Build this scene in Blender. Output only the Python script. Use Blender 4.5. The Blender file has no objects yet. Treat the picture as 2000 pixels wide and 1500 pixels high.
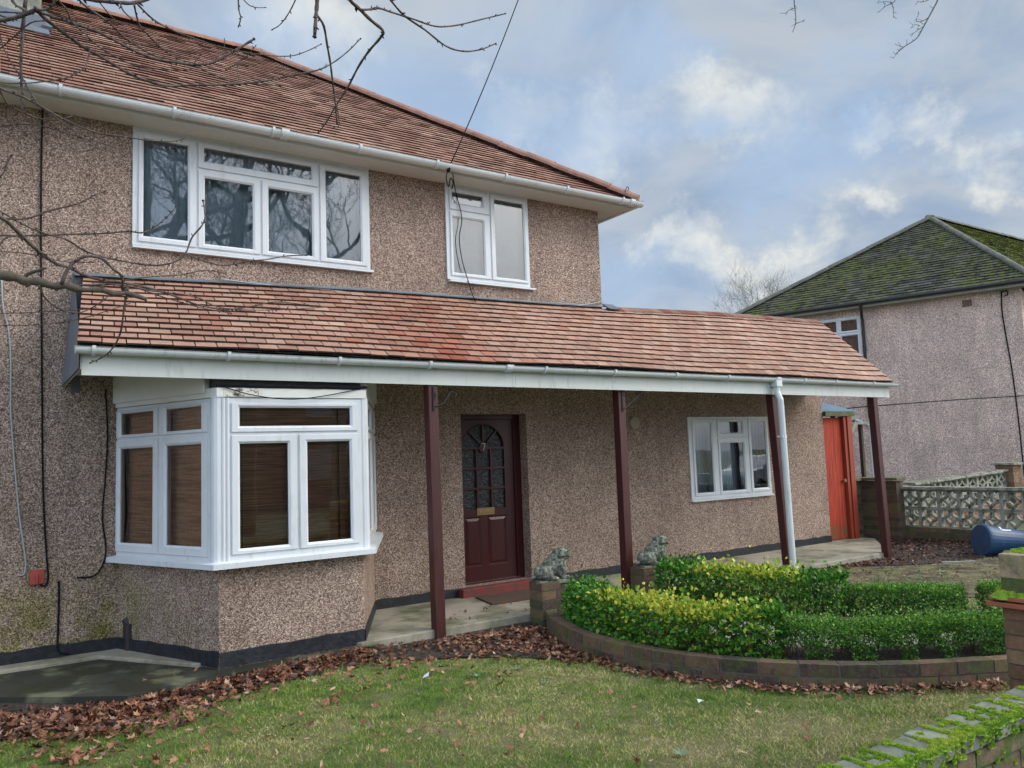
import bpy, math, random
import numpy as np
from mathutils import Vector, Matrix
from math import radians as R, sin, cos, pi, sqrt
random.seed(7); rng=np.random.default_rng(11)
sc=bpy.context.scene; COL=sc.collection
# ------------------------------------------------------------------ camera
CP=Vector((-2.11,-8.097,1.6)); YAW,PIT,ROL=0.5931,0.0897,-0.0359; FPX=1550.
fw=Vector((sin(YAW)*cos(PIT),cos(YAW)*cos(PIT),sin(PIT)))
r0=Vector((cos(YAW),-sin(YAW),0)); u0=r0.cross(fw)
rt=r0*cos(ROL)+u0*sin(ROL); up=-r0*sin(ROL)+u0*cos(ROL)
cd=bpy.data.cameras.new('camera'); cam=bpy.data.objects.new('camera',cd); COL.objects.link(cam)
cd.sensor_width=36; cd.lens=FPX/2000*36; cd.clip_end=3000; cd.clip_start=.05
M=Matrix((rt,up,-fw)).transposed().to_4x4(); M.translation=CP; cam.matrix_world=M
sc.camera=cam
def ray(px,py): return fw+rt*((px-1000)/FPX)+up*((750-py)/FPX)
def at_d(px,py,d): return CP+ray(px,py)*d
def at_y(px,py,y):
    d=ray(px,py); return CP+d*((y-CP.y)/d.y)
def at_z(px,py,z):
    d=ray(px,py); return CP+d*((z-CP.z)/d.z)
# ------------------------------------------------------------------ world, sun, exposure
SUN_EL,SUN_AZ=R(38),R(128)      # azimuth from +Y towards +X : from the front right of the house
sd=Vector((sin(SUN_AZ)*cos(SUN_EL),cos(SUN_AZ)*cos(SUN_EL),sin(SUN_EL)))
w=bpy.data.worlds.new('World'); sc.world=w; w.use_nodes=True; nt=w.node_tree; nt.nodes.clear()
class NB:
    def __init__(s,nt): s.nt=nt
    def n(s,t,**k):
        o=s.nt.nodes.new(t)
        for a,b in k.items():
            if a=='ins':
                for i,v in b.items(): s.set(o,i,v)
            else: setattr(o,a,b)
        return o
    def set(s,o,i,v):
        if isinstance(v,bpy.types.NodeSocket): s.nt.links.new(v,o.inputs[i])
        else:
            t=o.inputs[i]
            if t.type=='RGBA' and len(v)==3: v=(*v,1)
            t.default_value=v
    def math(s,op,a,b=0.,clamp=False):
        o=s.n('ShaderNodeMath',operation=op,use_clamp=clamp); s.set(o,0,a); s.set(o,1,b); return o.outputs[0]
    def vm(s,op,a,b=(0,0,0)):
        o=s.n('ShaderNodeVectorMath',operation=op); s.set(o,0,a); s.set(o,1,b); return o.outputs['Value'] if op in('DOT_PRODUCT','DISTANCE','LENGTH') else o.outputs[0]
    def mix(s,f,a,b,bl='MIX'):
        o=s.n('ShaderNodeMix',data_type='RGBA',blend_type=bl); s.set(o,0,f); s.set(o,6,a); s.set(o,7,b); return o.outputs[2]
    def noise(s,vec,sc_,det=4,rough=.55,dist=0.,out=0):
        o=s.n('ShaderNodeTexNoise'); s.set(o,'Vector',vec); o.inputs['Scale'].default_value=sc_; o.inputs['Detail'].default_value=det; o.inputs['Roughness'].default_value=rough; o.inputs['Distortion'].default_value=dist; return o.outputs[out]
    def vor(s,vec,sc_,feat='F1',out='Distance',rnd=1.):
        o=s.n('ShaderNodeTexVoronoi',feature=feat); s.set(o,'Vector',vec); o.inputs['Scale'].default_value=sc_; o.inputs['Randomness'].default_value=rnd; return o.outputs[out]
    def ramp(s,f,pts,interp='LINEAR'):
        o=s.n('ShaderNodeValToRGB'); s.set(o,0,f); e=o.color_ramp; e.interpolation=interp
        while len(e.elements)<len(pts): e.elements.new(.5)
        for q,(p,c) in zip(e.elements,pts): q.position=p; q.color=(*c,1) if len(c)==3 else c
        return o.outputs[0]
    def mr(s,f,a,b,c=0.,d=1.,sm=True):
        o=s.n('ShaderNodeMapRange',interpolation_type='SMOOTHSTEP' if sm else 'LINEAR'); s.set(o,0,f)
        for i,v in zip((1,2,3,4),(a,b,c,d)): s.set(o,i,v)
        return o.outputs[0]
b=NB(nt)
tc=b.n('ShaderNodeTexCoord').outputs['Generated']
sky=b.n('ShaderNodeTexSky',sky_type='NISHITA',sun_disc=False); sky.sun_elevation=SUN_EL; sky.sun_rotation=SUN_AZ; sky.air_density=1.2; sky.dust_density=.6
skyc=b.mix(1.,sky.outputs[0],(1.15,1.1,1.12),'MULTIPLY')
xyz=b.n('ShaderNodeSeparateXYZ',ins={0:tc}); X,Y,Z=xyz.outputs
den=b.math('ADD',b.math('MAXIMUM',Z,0.0),.22)
pl=b.n('ShaderNodeCombineXYZ',ins={0:b.math('DIVIDE',X,den),1:b.math('DIVIDE',Y,den)}).outputs[0]
n1=b.noise(pl,1.15,6,.56,.35); n2=b.noise(pl,2.9,5,.6,.5); n3=b.noise(b.vm('ADD',pl,(7.3,2.1,0)),.9,5,.55,.3)
wob=b.noise(tc,5.0,6,.68,0,out=1)
tcw=b.vm('ADD',tc,b.vm('MULTIPLY',b.vm('SUBTRACT',wob,(.5,.5,.5)),(.26,.26,.26)))
def spot(px,py,rad,soft=.5):
    d=ray(px,py).normalized(); o=b.vm('DISTANCE',b.vm('MULTIPLY',tcw,(1,1,1.45)),(d.x,d.y,d.z*1.45)); return b.mr(o,rad,rad*soft,0.,1.)
cover=b.mr(n1,.28,.5,.25,1.)
greyc=b.mix(b.mr(n2,.3,.7),(3.3,4.35,5.9),(5.1,5.7,6.4))        # blue-grey cloud bodies (x0.1 strength below)
lit=b.math('MULTIPLY',b.mr(n3,.5,.85),.4)
for (px,py,rad) in ((1170,270,.085),(1370,215,.095),(1450,240,.09),(1340,480,.06),(1430,510,.08),(1540,520,.09),(1670,270,.05),(1960,320,.07),(640,60,.10),(1010,220,.07),(1700,420,.05),(1820,240,.06)):
    lit=b.math('MAXIMUM',lit,b.math('MULTIPLY',spot(px,py,rad,.12),.95))
n5=b.noise(tc,11.,6,.62,.3)
cl=b.mix(b.math('MULTIPLY',b.math('MULTIPLY',lit,b.mr(n2,.3,.55,.4,1.)),b.mr(n5,.3,.62,.7,1.)),greyc,(9.0,9.0,8.3))
blue=b.mix(.85,skyc,(4.6,6.2,8.6))
hole=b.math('MULTIPLY',spot(1378,268,.05,.0),.8)
for (px,py,rad) in ((800,200,.2),(1330,120,.09),(560,100,.12),(1250,560,.15),(1560,330,.14),(1620,250,.06)):
    hole=b.math('MAXIMUM',hole,b.math('MULTIPLY',spot(px,py,rad,.1),.6))
cover=b.math('MULTIPLY',cover,b.math('SUBTRACT',1.,hole))
skyall=b.mix(cover,blue,cl)
# brighter thin overcast round the hidden sun (behind the camera) 
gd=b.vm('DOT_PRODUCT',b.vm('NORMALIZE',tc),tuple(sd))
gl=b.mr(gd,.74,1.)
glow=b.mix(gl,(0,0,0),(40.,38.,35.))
gd2=b.vm('DOT_PRODUCT',b.vm('NORMALIZE',tc),tuple(Vector((-.62,-.72,.30)).normalized()))  # second broad sky glow, added out of view behind left to brighten the walls
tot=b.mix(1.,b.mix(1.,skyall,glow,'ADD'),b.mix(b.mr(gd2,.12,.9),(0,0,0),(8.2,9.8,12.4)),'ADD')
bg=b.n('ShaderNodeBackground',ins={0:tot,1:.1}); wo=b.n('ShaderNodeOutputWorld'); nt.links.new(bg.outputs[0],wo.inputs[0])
sl=bpy.data.lights.new('sun','SUN'); sl.energy=1.0; sl.angle=R(24); sl.color=(1,.96,.91)
so=bpy.data.objects.new('sun',sl); COL.objects.link(so); so.rotation_euler=(-sd).to_track_quat('-Z','Y').to_euler(); so.location=(0,-20,30)
vs=sc.view_settings; vs.view_transform='Standard'; vs.look='None'; vs.exposure=0.0; vs.gamma=1; vs.use_curve_mapping=False
sc.cycles.max_bounces=6; sc.cycles.transparent_max_bounces=12; sc.cycles.use_denoising=True

# ------------------------------------------------------------------ materials
MATS={}
def mat(name,fn=None,**k):
    if name in MATS: return MATS[name]
    m=bpy.data.materials.new(name); m.use_nodes=True; t=m.node_tree; t.nodes.clear(); nb=NB(t)
    p=nb.n('ShaderNodeBsdfPrincipled'); o=nb.n('ShaderNodeOutputMaterial'); t.links.new(p.outputs[0],o.inputs[0])
    nb.p=p; nb.o=o; nb.pos=nb.n('ShaderNodeNewGeometry').outputs['Position']; nb.obj=nb.n('ShaderNodeTexCoord').outputs['Object']
    def tone():
        a=nb.n('ShaderNodeAttribute',attribute_name='tone'); return a.outputs['Color']
    nb.tone=tone
    def bump(h,st=.5,dist=.01):
        bn=nb.n('ShaderNodeBump',ins={'Strength':st,'Distance':dist,'Height':h}); t.links.new(bn.outputs[0],p.inputs['Normal'])
    nb.bump=bump
    p.inputs['Roughness'].default_value=.8
    if fn: fn(nb)
    MATS[name]=m; return m
def C(nb,c): nb.set(nb.p,'Base Color',c)
def simple(col,rough=.6,var=.12,scale=6,bumpst=0.,bscale=80,metal=0.,spec=None):
    def f(nb):
        n=nb.noise(nb.pos,scale,5,.6); n2=nb.noise(nb.pos,scale*9,3,.6)
        f1=nb.mr(nb.math('ADD',nb.math('MULTIPLY',n,.7),nb.math('MULTIPLY',n2,.3)),.3,.7,1-var,1+var,False)
        C(nb,nb.mix(1.,col,nb.n('ShaderNodeCombineXYZ',ins={0:f1,1:f1,2:f1}).outputs[0],'MULTIPLY'))
        nb.p.inputs['Roughness'].default_value=rough; nb.p.inputs['Metallic'].default_value=metal
        if spec is not None: nb.p.inputs['Specular IOR Level'].default_value=spec
        if bumpst: nb.bump(nb.noise(nb.pos,bscale,4,.6),bumpst,.004)
    return f
def pebble(base_mul,algae=True,cool=0.):
    def f(nb):
        c=nb.n('ShaderNodeSeparateColor',ins={0:nb.vor(nb.pos,122,out='Color')}); d=nb.vor(nb.pos,122)
        c2=nb.n('ShaderNodeSeparateColor',ins={0:nb.vor(nb.pos,75,out='Color')})
        v=nb.math('ADD',nb.math('MULTIPLY',c.outputs[0],.72),nb.math('MULTIPLY',c2.outputs[1],.28))
        m=base_mul
        def k(a,b_,c_): return (a*m,b_*m*(1+cool*.3),c_*m*(1+cool))
        col=nb.ramp(v,[(.0,k(.07,.046,.038)),(.28,k(.21,.143,.113)),(.5,k(.385,.275,.217)),(.72,k(.55,.42,.335)),(.95,k(.78,.635,.52))])
        # mortar gaps between the pebbles
        col=nb.mix(nb.mr(d,.5,.85,0,.6),col,k(.06,.048,.042))
        big=nb.mr(nb.noise(nb.pos,1.3,6,.62),.3,.7,.80,1.16,False); str_=nb.mr(nb.noise(nb.vm('MULTIPLY',nb.pos,(3.,3.,.5)),2.2,5,.6),.3,.72,.86,1.08,False)
        bb=nb.math('MULTIPLY',big,str_)
        col=nb.mix(1.,col,nb.n('ShaderNodeCombineXYZ',ins={0:bb,1:bb,2:bb}).outputs[0],'MULTIPLY')
        if algae:
            s=nb.n('ShaderNodeSeparateXYZ',ins={0:nb.pos}); 
            low=nb.mr(s.outputs[2],.1,1.05,1.,0.); lft=nb.mr(s.outputs[0],-1.1,-.4,1.,.08)
            a=nb.math('MULTIPLY',nb.math('MULTIPLY',low,lft),nb.mr(nb.noise(nb.pos,3.2,5,.65),.35,.62))
            col=nb.mix(nb.math('MULTIPLY',a,.95),col,nb.mix(1.,col,(.55,.66,.22),'MULTIPLY'))
        C(nb,col); nb.p.inputs['Roughness'].default_value=.93; nb.p.inputs['Specular IOR Level'].default_value=.25
        nb.bump(nb.math('SUBTRACT',1.,d),.9,.012)
    return f
pebbledash=mat('pebbledash',pebble(1.12)); pebble_far=mat('pebbledash_neighbour',pebble(2.15,False,.08))
def grimy(col,am):
    def f(nb):
        st=nb.noise(nb.vm('MULTIPLY',nb.pos,(7.,7.,1.1)),3.,6,.7); sp=nb.noise(nb.pos,26,5,.75); bg_=nb.noise(nb.pos,1.7,4,.6)
        g=nb.math('MULTIPLY',nb.math('MAXIMUM',nb.mr(st,.52,.72),nb.math('MULTIPLY',nb.mr(sp,.60,.72),.7)),nb.mr(bg_,.35,.65,.25,1.))
        C(nb,nb.mix(nb.math('MULTIPLY',g,am),nb.mix(nb.mr(bg_,.3,.7),col,tuple(c*.93 for c in col)),(.30,.31,.22))); nb.set(nb.p,'Roughness',nb.mr(sp,.3,.7,.28,.5,False))
    return f
upvc=mat('white_upvc',grimy((.66,.69,.715),.4)); upvc_cream=mat('cream_upvc',simple((.72,.73,.68),.4,.07,2))
fascia_m=mat('white_fascia',grimy((.62,.655,.62),.5)); gutter_m=mat('white_gutter',grimy((.64,.68,.69),.6))
def gasket(nb): C(nb,(.03,.03,.03))
gask=mat('gasket',gasket)
dirtyw=mat('peeling_paint',lambda nb:(C(nb,nb.mix(nb.mr(nb.noise(nb.pos,14,6,.75),.52,.6),(.72,.70,.62),(.10,.08,.06))),nb.bump(nb.noise(nb.pos,30,4),.3,.005)))
def tiles(c0,c1,c2,moss=0.,lich=.25,edge=.86):
    def f(nb):
        t=nb.n('ShaderNodeSeparateColor',ins={0:nb.tone()})
        col=nb.ramp(t.outputs[0],[(0,c0),(.5,c1),(1,c2)])
        v=nb.mr(t.outputs[1],0,1,.86,1.12,False); n=nb.mr(nb.noise(nb.pos,24,5,.65),.3,.7,.82,1.14,False); n=nb.math('MULTIPLY',n,nb.mr(nb.noise(nb.pos,1.1,4,.6),.3,.7,.82,1.12,False))
        v=nb.math('MULTIPLY',v,n)
        col=nb.mix(1.,col,nb.n('ShaderNodeCombineXYZ',ins={0:v,1:v,2:v}).outputs[0],'MULTIPLY')
        col=nb.mix(nb.mr(nb.noise(nb.pos,55,5,.7),.56,.72,0,lich),col,(.42,.36,.26))
        col=nb.mix(nb.math('MULTIPLY',t.outputs[2],edge),col,(.03,.017,.014))  # dark lower edge: shadow line between rows, with damp, put into the colour
        if moss:
            mm=nb.math('MULTIPLY',nb.mr(nb.noise(nb.pos,9,6,.7),.43,.60),nb.mr(nb.noise(nb.pos,.7,4,.6),.33,.58,.15,1.))
            mm=nb.math('MULTIPLY',mm,moss,True)
            col=nb.mix(mm,col,nb.mix(nb.noise(nb.pos,20,3),(.035,.055,.012),(.17,.20,.03)))
        C(nb,col); nb.p.inputs['Roughness'].default_value=.9; nb.p.inputs['Specular IOR Level'].default_value=.2; nb.bump(nb.noise(nb.pos,140,4,.7),.45,.006)
    return f
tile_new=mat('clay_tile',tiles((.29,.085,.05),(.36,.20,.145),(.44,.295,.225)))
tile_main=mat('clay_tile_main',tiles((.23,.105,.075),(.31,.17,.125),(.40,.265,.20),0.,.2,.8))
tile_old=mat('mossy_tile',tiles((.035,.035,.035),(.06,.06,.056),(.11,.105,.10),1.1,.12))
ridge_m=mat('ridge_tile',simple((.29,.155,.115),.85,.35,7,.4)); ridge_old=mat('grey_ridge_tile',simple((.12,.125,.10),.9,.45,6,.5))
lead=mat('lead',simple((.12,.14,.165),.5,.25,5,.3,30)); dark_under=mat('dark_underside',simple((.018,.016,.015),.9)); felt=mat('felt',simple((.1,.1,.105),.9,.2,4,.3))
def stainwood(c,c2,rough=.38,sx=(14,14,.7)):
    def f(nb):
        n=nb.noise(nb.vm('MULTIPLY',nb.pos,sx),3.,6,.65,.6)
        C(nb,nb.mix(nb.mr(n,.3,.7),c,c2)); nb.p.inputs['Roughness'].default_value=rough; nb.bump(n,.25,.004)
    return f
maroon=mat('maroon_gloss',stainwood((.042,.007,.009),(.06,.011,.012),.30)); post_m=mat('maroon_post',stainwood((.035,.007,.008),(.075,.016,.014),.5,(22,22,1.5)))
redgate=mat('red_stain',lambda nb:(
    C(nb,nb.mix(nb.math('MULTIPLY',nb.mr(nb.n('ShaderNodeSeparateXYZ',ins={0:nb.pos}).outputs[2],0.0,.42,1,0),nb.mr(nb.noise(nb.pos,9,4),.38,.58)),
      nb.mix(nb.mr(nb.noise(nb.vm('MULTIPLY',nb.pos,(16,16,.9)),3.2,6,.7,.9),.32,.66),(.50,.055,.016),(.24,.022,.010)),(.10,.085,.03))),
    nb.bump(nb.noise(nb.vm('MULTIPLY',nb.pos,(16,16,.9)),3.2,6,.7,.9),.4,.006)))
brass=mat('brass',simple((.28,.19,.09),.5,.2,20,metal=.7)); iron=mat('black_iron',simple((.02,.018,.02),.5)); cable_b=mat('black_cable',simple((.015,.015,.017),.95,spec=.1)); cable_g=mat('grey_cable',simple((.36,.38,.38),.5))
pitch_m=mat('black_bitumen',lambda nb:(C(nb,nb.mix(nb.mr(nb.noise(nb.pos,18,4),.35,.7),(.008,.010,.014),(.02,.024,.03))),nb.p.inputs['Roughness'].__setattr__('default_value',.5),nb.bump(nb.noise(nb.pos,25,4),.5,.012)))
def glassm(nb):
    t=nb.nt; t.nodes.remove(nb.p)
    tr=nb.n('ShaderNodeBsdfTransparent',ins={0:(.95,.97,.97)}); g=nb.n('ShaderNodeBsdfGlossy',ins={0:(1,1,1),1:.012})
    bn=nb.n('ShaderNodeBump',ins={'Strength':.25,'Distance':.004,'Height':nb.noise(nb.pos,2.2,2,.5)}); t.links.new(bn.outputs[0],g.inputs['Normal'])
    fr=nb.n('ShaderNodeFresnel',ins={'IOR':2.15}); mx=nb.n('ShaderNodeMixShader'); t.links.new(fr.outputs[0],mx.inputs[0]); t.links.new(tr.outputs[0],mx.inputs[1]); t.links.new(g.outputs[0],mx.inputs[2]); t.links.new(mx.outputs[0],nb.o.inputs[0])
glass=mat('window_glass',glassm)
def glassd(nb):
    C(nb,(.012,.016,.02)); nb.p.inputs['Roughness'].default_value=.12; nb.p.inputs['IOR'].default_value=1.45
    nb.bump(nb.noise(nb.pos,28,3,.6,1.2),.8,.012)
glass_door=mat('patterned_glass',glassd)
blind=mat('wooden_blind',lambda nb:(C(nb,nb.mix(nb.mr(nb.noise(nb.vm('MULTIPLY',nb.pos,(1.,1.,26)),2.5,5,.6),.35,.65),(.30,.14,.062),(.52,.28,.135))),))
curt_l=mat('net_curtain',simple((.58,.70,.76),.9,.12,3)); curt_d=mat('grey_curtain',simple((.10,.12,.13),.9,.25,5)); inner=mat('dark_interior',simple((.02,.022,.024),.9))
concrete=mat('concrete',lambda nb:(
    C(nb,nb.mix(nb.mr(nb.noise(nb.pos,1.6,6,.65),.42,.66),nb.mix(nb.noise(nb.pos,22,5,.7),(.24,.215,.165),(.40,.365,.29)),nb.mix(nb.noise(nb.pos,9,4),(.055,.065,.03),(.15,.155,.08)))),
    nb.bump(nb.noise(nb.pos,70,5,.7),.35,.006)))
wetcon=mat('damp_concrete',lambda nb:(
    C(nb,nb.mix(nb.mr(nb.noise(nb.pos,1.5,6,.6),.50,.60),(.024,.027,.017),nb.mix(nb.noise(nb.pos,14,5,.7),(.06,.07,.035),(.17,.165,.105)))),
    nb.set(nb.p,'Roughness',nb.mr(nb.noise(nb.pos,1.9,6,.6),.42,.58,.35,.85)),nb.bump(nb.noise(nb.pos,60,5,.7),.3,.005)))
redpaint=mat('red_step_paint',lambda nb:(C(nb,nb.mix(nb.mr(nb.noise(nb.pos,16,6,.7),.48,.6),(.19,.032,.028),(.075,.045,.038))),nb.bump(nb.noise(nb.pos,40,4),.3,.005)))
coir=mat('coir_mat',simple((.085,.05,.032),.95,.3,30,.8,200))
soil=mat('soil',lambda nb:(C(nb,nb.mix(nb.mr(nb.noise(nb.pos,30,6,.7),.35,.68),(.018,.013,.01),(.085,.06,.045))),nb.bump(nb.noise(nb.pos,45,6,.75),1.,.03)))
lawn_m=mat('lawn_ground',lambda nb:(
    C(nb,nb.mix(nb.mr(nb.noise(nb.pos,1.1,6,.65),.38,.62),nb.mix(nb.noise(nb.pos,60,4,.7),(.05,.07,.015),(.15,.19,.04)),nb.mix(nb.noise(nb.pos,60,4,.7),(.11,.09,.045),(.30,.26,.12)))),
    nb.bump(nb.noise(nb.pos,90,5,.75),1.,.02)))
def grass_m(nb):
    t=nb.n('ShaderNodeSeparateColor',ins={0:nb.tone()})
    C(nb,nb.ramp(t.outputs[0],[(0,(.045,.115,.014)),(.35,(.14,.27,.026)),(.62,(.33,.37,.075)),(.85,(.58,.48,.20)),(1,(.74,.63,.34))])); nb.p.inputs['Roughness'].default_value=.6
    nb.p.inputs['Specular IOR Level'].default_value=.3
grassm=mat('grass_blade',grass_m)
def leafm(nb):
    t=nb.n('ShaderNodeSeparateColor',ins={0:nb.tone()})
    col=nb.ramp(t.outputs[0],[(0,(.03,.02,.016)),(.3,(.10,.04,.024)),(.62,(.23,.088,.042)),(.85,(.34,.17,.09)),(1,(.44,.29,.2))])
    n=nb.mr(nb.noise(nb.pos,60,3),.3,.7,.75,1.2,False)
    C(nb,nb.mix(1.,col,nb.n('ShaderNodeCombineXYZ',ins={0:n,1:n,2:n}).outputs[0],'MULTIPLY')); nb.p.inputs['Roughness'].default_value=.55
deadleaf=mat('fallen_leaf',leafm)
def hedgem(c):
    def f(nb):
        t=nb.n('ShaderNodeSeparateColor',ins={0:nb.tone()})
        C(nb,nb.ramp(t.outputs[0],c)); nb.p.inputs['Roughness'].default_value=.42; nb.p.inputs['Specular IOR Level'].default_value=.35
        tl=nb.n('ShaderNodeBsdfTranslucent'); 
        mx=nb.n('ShaderNodeMixShader',ins={0:.18}); nb.nt.links.new(nb.p.inputs['Base Color'].links[0].from_socket,tl.inputs[0]); nb.nt.links.new(nb.p.outputs[0],mx.inputs[1]); nb.nt.links.new(tl.outputs[0],mx.inputs[2]); nb.nt.links.new(mx.outputs[0],nb.o.inputs[0])
    return f
euon=mat('euonymus_leaf',hedgem([(0,(.02,.075,.012)),(.35,(.06,.21,.022)),(.6,(.15,.36,.035)),(.8,(.36,.44,.05)),(1,(.66,.62,.075))]))
boxl=mat('box_leaf',hedgem([(0,(.022,.07,.014)),(.5,(.075,.21,.03)),(.8,(.17,.36,.045)),(1,(.34,.48,.07))]))
twig_m=mat('hedge_twig',simple((.11,.085,.06),.9)); 
def brickm(c0,c1,c2,green=0.,zg=None):
    def f(nb):
        t=nb.n('ShaderNodeSeparateColor',ins={0:nb.tone()})
        col=nb.ramp(t.outputs[0],[(0,c0),(.5,c1),(1,c2)])
        col=nb.mix(nb.mr(nb.noise(nb.pos,38,5,.7),.45,.7,0,.5),col,nb.mix(.5,col,(.3,.27,.22)))
        col=nb.mix(nb.mr(nb.noise(nb.pos,11,5,.7),.42,.7,0,.6),col,(.03,.026,.022))
        if green: col=nb.mix(nb.math('MULTIPLY',nb.mr(nb.noise(nb.pos,7,5,.7),.44,.62),green),col,nb.mix(nb.noise(nb.pos,30,3),(.035,.06,.012),(.12,.17,.03)))
        C(nb,col); nb.p.inputs['Roughness'].default_value=.92; nb.bump(nb.noise(nb.pos,80,5,.7),.6,.008)
    return f
brick_d=mat('dark_brick',brickm((.045,.030,.024),(.115,.062,.042),(.20,.105,.062),.55)); brick_o=mat('orange_brick',brickm((.15,.065,.04),(.25,.115,.065),(.33,.20,.12),.3)); brick_g=mat('mossy_brick',brickm((.10,.065,.04),(.15,.10,.06),(.20,.14,.085),1.6))
coping_g=mat('grey_weathered_brick',brickm((.17,.19,.145),(.21,.235,.18),(.26,.28,.22),.35)); mortar=mat('mortar',simple((.12,.11,.09),.95,.4,12,.5)); mortar_g=mat('mossy_mortar',brickm((.06,.08,.025),(.08,.10,.03),(.10,.11,.05),.9))
creasem=mat('red_tile_crease',simple((.30,.09,.045),.7,.3,9,.4))
def mossm(nb):
    t=nb.n('ShaderNodeSeparateColor',ins={0:nb.tone()})
    C(nb,nb.ramp(t.outputs[0],[(0,(.06,.12,.01)),(.5,(.21,.37,.02)),(.8,(.40,.54,.04)),(1,(.50,.46,.07))])); nb.p.inputs['Roughness'].default_value=.8
moss=mat('moss',mossm)
block_m=mat('screen_block_concrete',lambda nb:(C(nb,nb.mix(nb.mr(nb.noise(nb.pos,7,6,.7),.42,.68),nb.mix(nb.noise(nb.pos,40,3),(.24,.24,.19),(.38,.38,.32)),(.08,.09,.045))),nb.bump(nb.noise(nb.pos,90,4),.4,.005)))
stone_m=mat('lichen_stone',lambda nb:(C(nb,nb.mix(nb.mr(nb.noise(nb.obj,26,6,.75),.44,.6),nb.mix(nb.noise(nb.obj,60,4),(.03,.038,.028),(.10,.115,.085)),nb.mix(nb.noise(nb.obj,30,3),(.15,.165,.115),(.34,.35,.28)))),nb.bump(nb.noise(nb.obj,60,5,.75),1.,.012)))
bark=mat('bark',lambda nb:(C(nb,nb.mix(nb.mr(nb.noise(nb.pos,16,5,.7),.35,.65),(.05,.036,.032),(.16,.12,.10))),nb.bump(nb.noise(nb.pos,90,4),.6,.006)))
barkmoss=mat('mossy_bark',lambda nb:(C(nb,nb.mix(nb.math('MULTIPLY',nb.mr(nb.noise(nb.pos,14,5,.7),.48,.66),nb.mr(nb.n('ShaderNodeSeparateXYZ',ins={0:nb.n('ShaderNodeNewGeometry').outputs['Normal']}).outputs[2],-.2,.7)),nb.mix(nb.noise(nb.pos,40,4),(.045,.035,.026),(.17,.14,.105)),(.12,.13,.045))),nb.bump(nb.noise(nb.pos,70,5,.7),.9,.01)))
bark_far=mat('far_bark',simple((.10,.085,.075),.9)); bark_big=mat('plane_bark',simple((.17,.17,.13),.9,.4,3,.4))
bluep=mat('blue_plastic',simple((.014,.055,.125),.45,.35,9)); wlabel=mat('white_label',simple((.7,.72,.75),.5))
asphalt=mat('asphalt',simple((.05,.05,.052),.9,.25,8,.5,120)); paving=mat('paving',simple((.20,.185,.16),.9,.25,7,.4,90)); lightpave=mat('pale_path_paving',simple((.22,.20,.17),.9,.3,9,.4,90)); farm=mat('far_ground',simple((.07,.085,.035),.95,.4,.4))
glassp=mat('litter_plastic',simple((.5,.58,.6),.3))
tileshed=mat('shed_sheet',simple((.10,.17,.23),.6,.3,6)); timber_g=mat('grey_green_timber',simple((.24,.25,.19),.9,.35,10,.3)); mossplank=mat('mossy_timber',brickm((.10,.09,.05),(.14,.13,.07),(.2,.17,.1),.9))
carp=mat('car_paint',simple((.6,.62,.65),.2,.03,1)); tyre=mat('tyre',simple((.02,.02,.02),.8)); carglass=mat('car_glass',lambda nb:(C(nb,(.02,.025,.03)),nb.p.inputs['Roughness'].__setattr__('default_value',.08)))
render_b=mat('opposite_render',pebble(.9,False))

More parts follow.
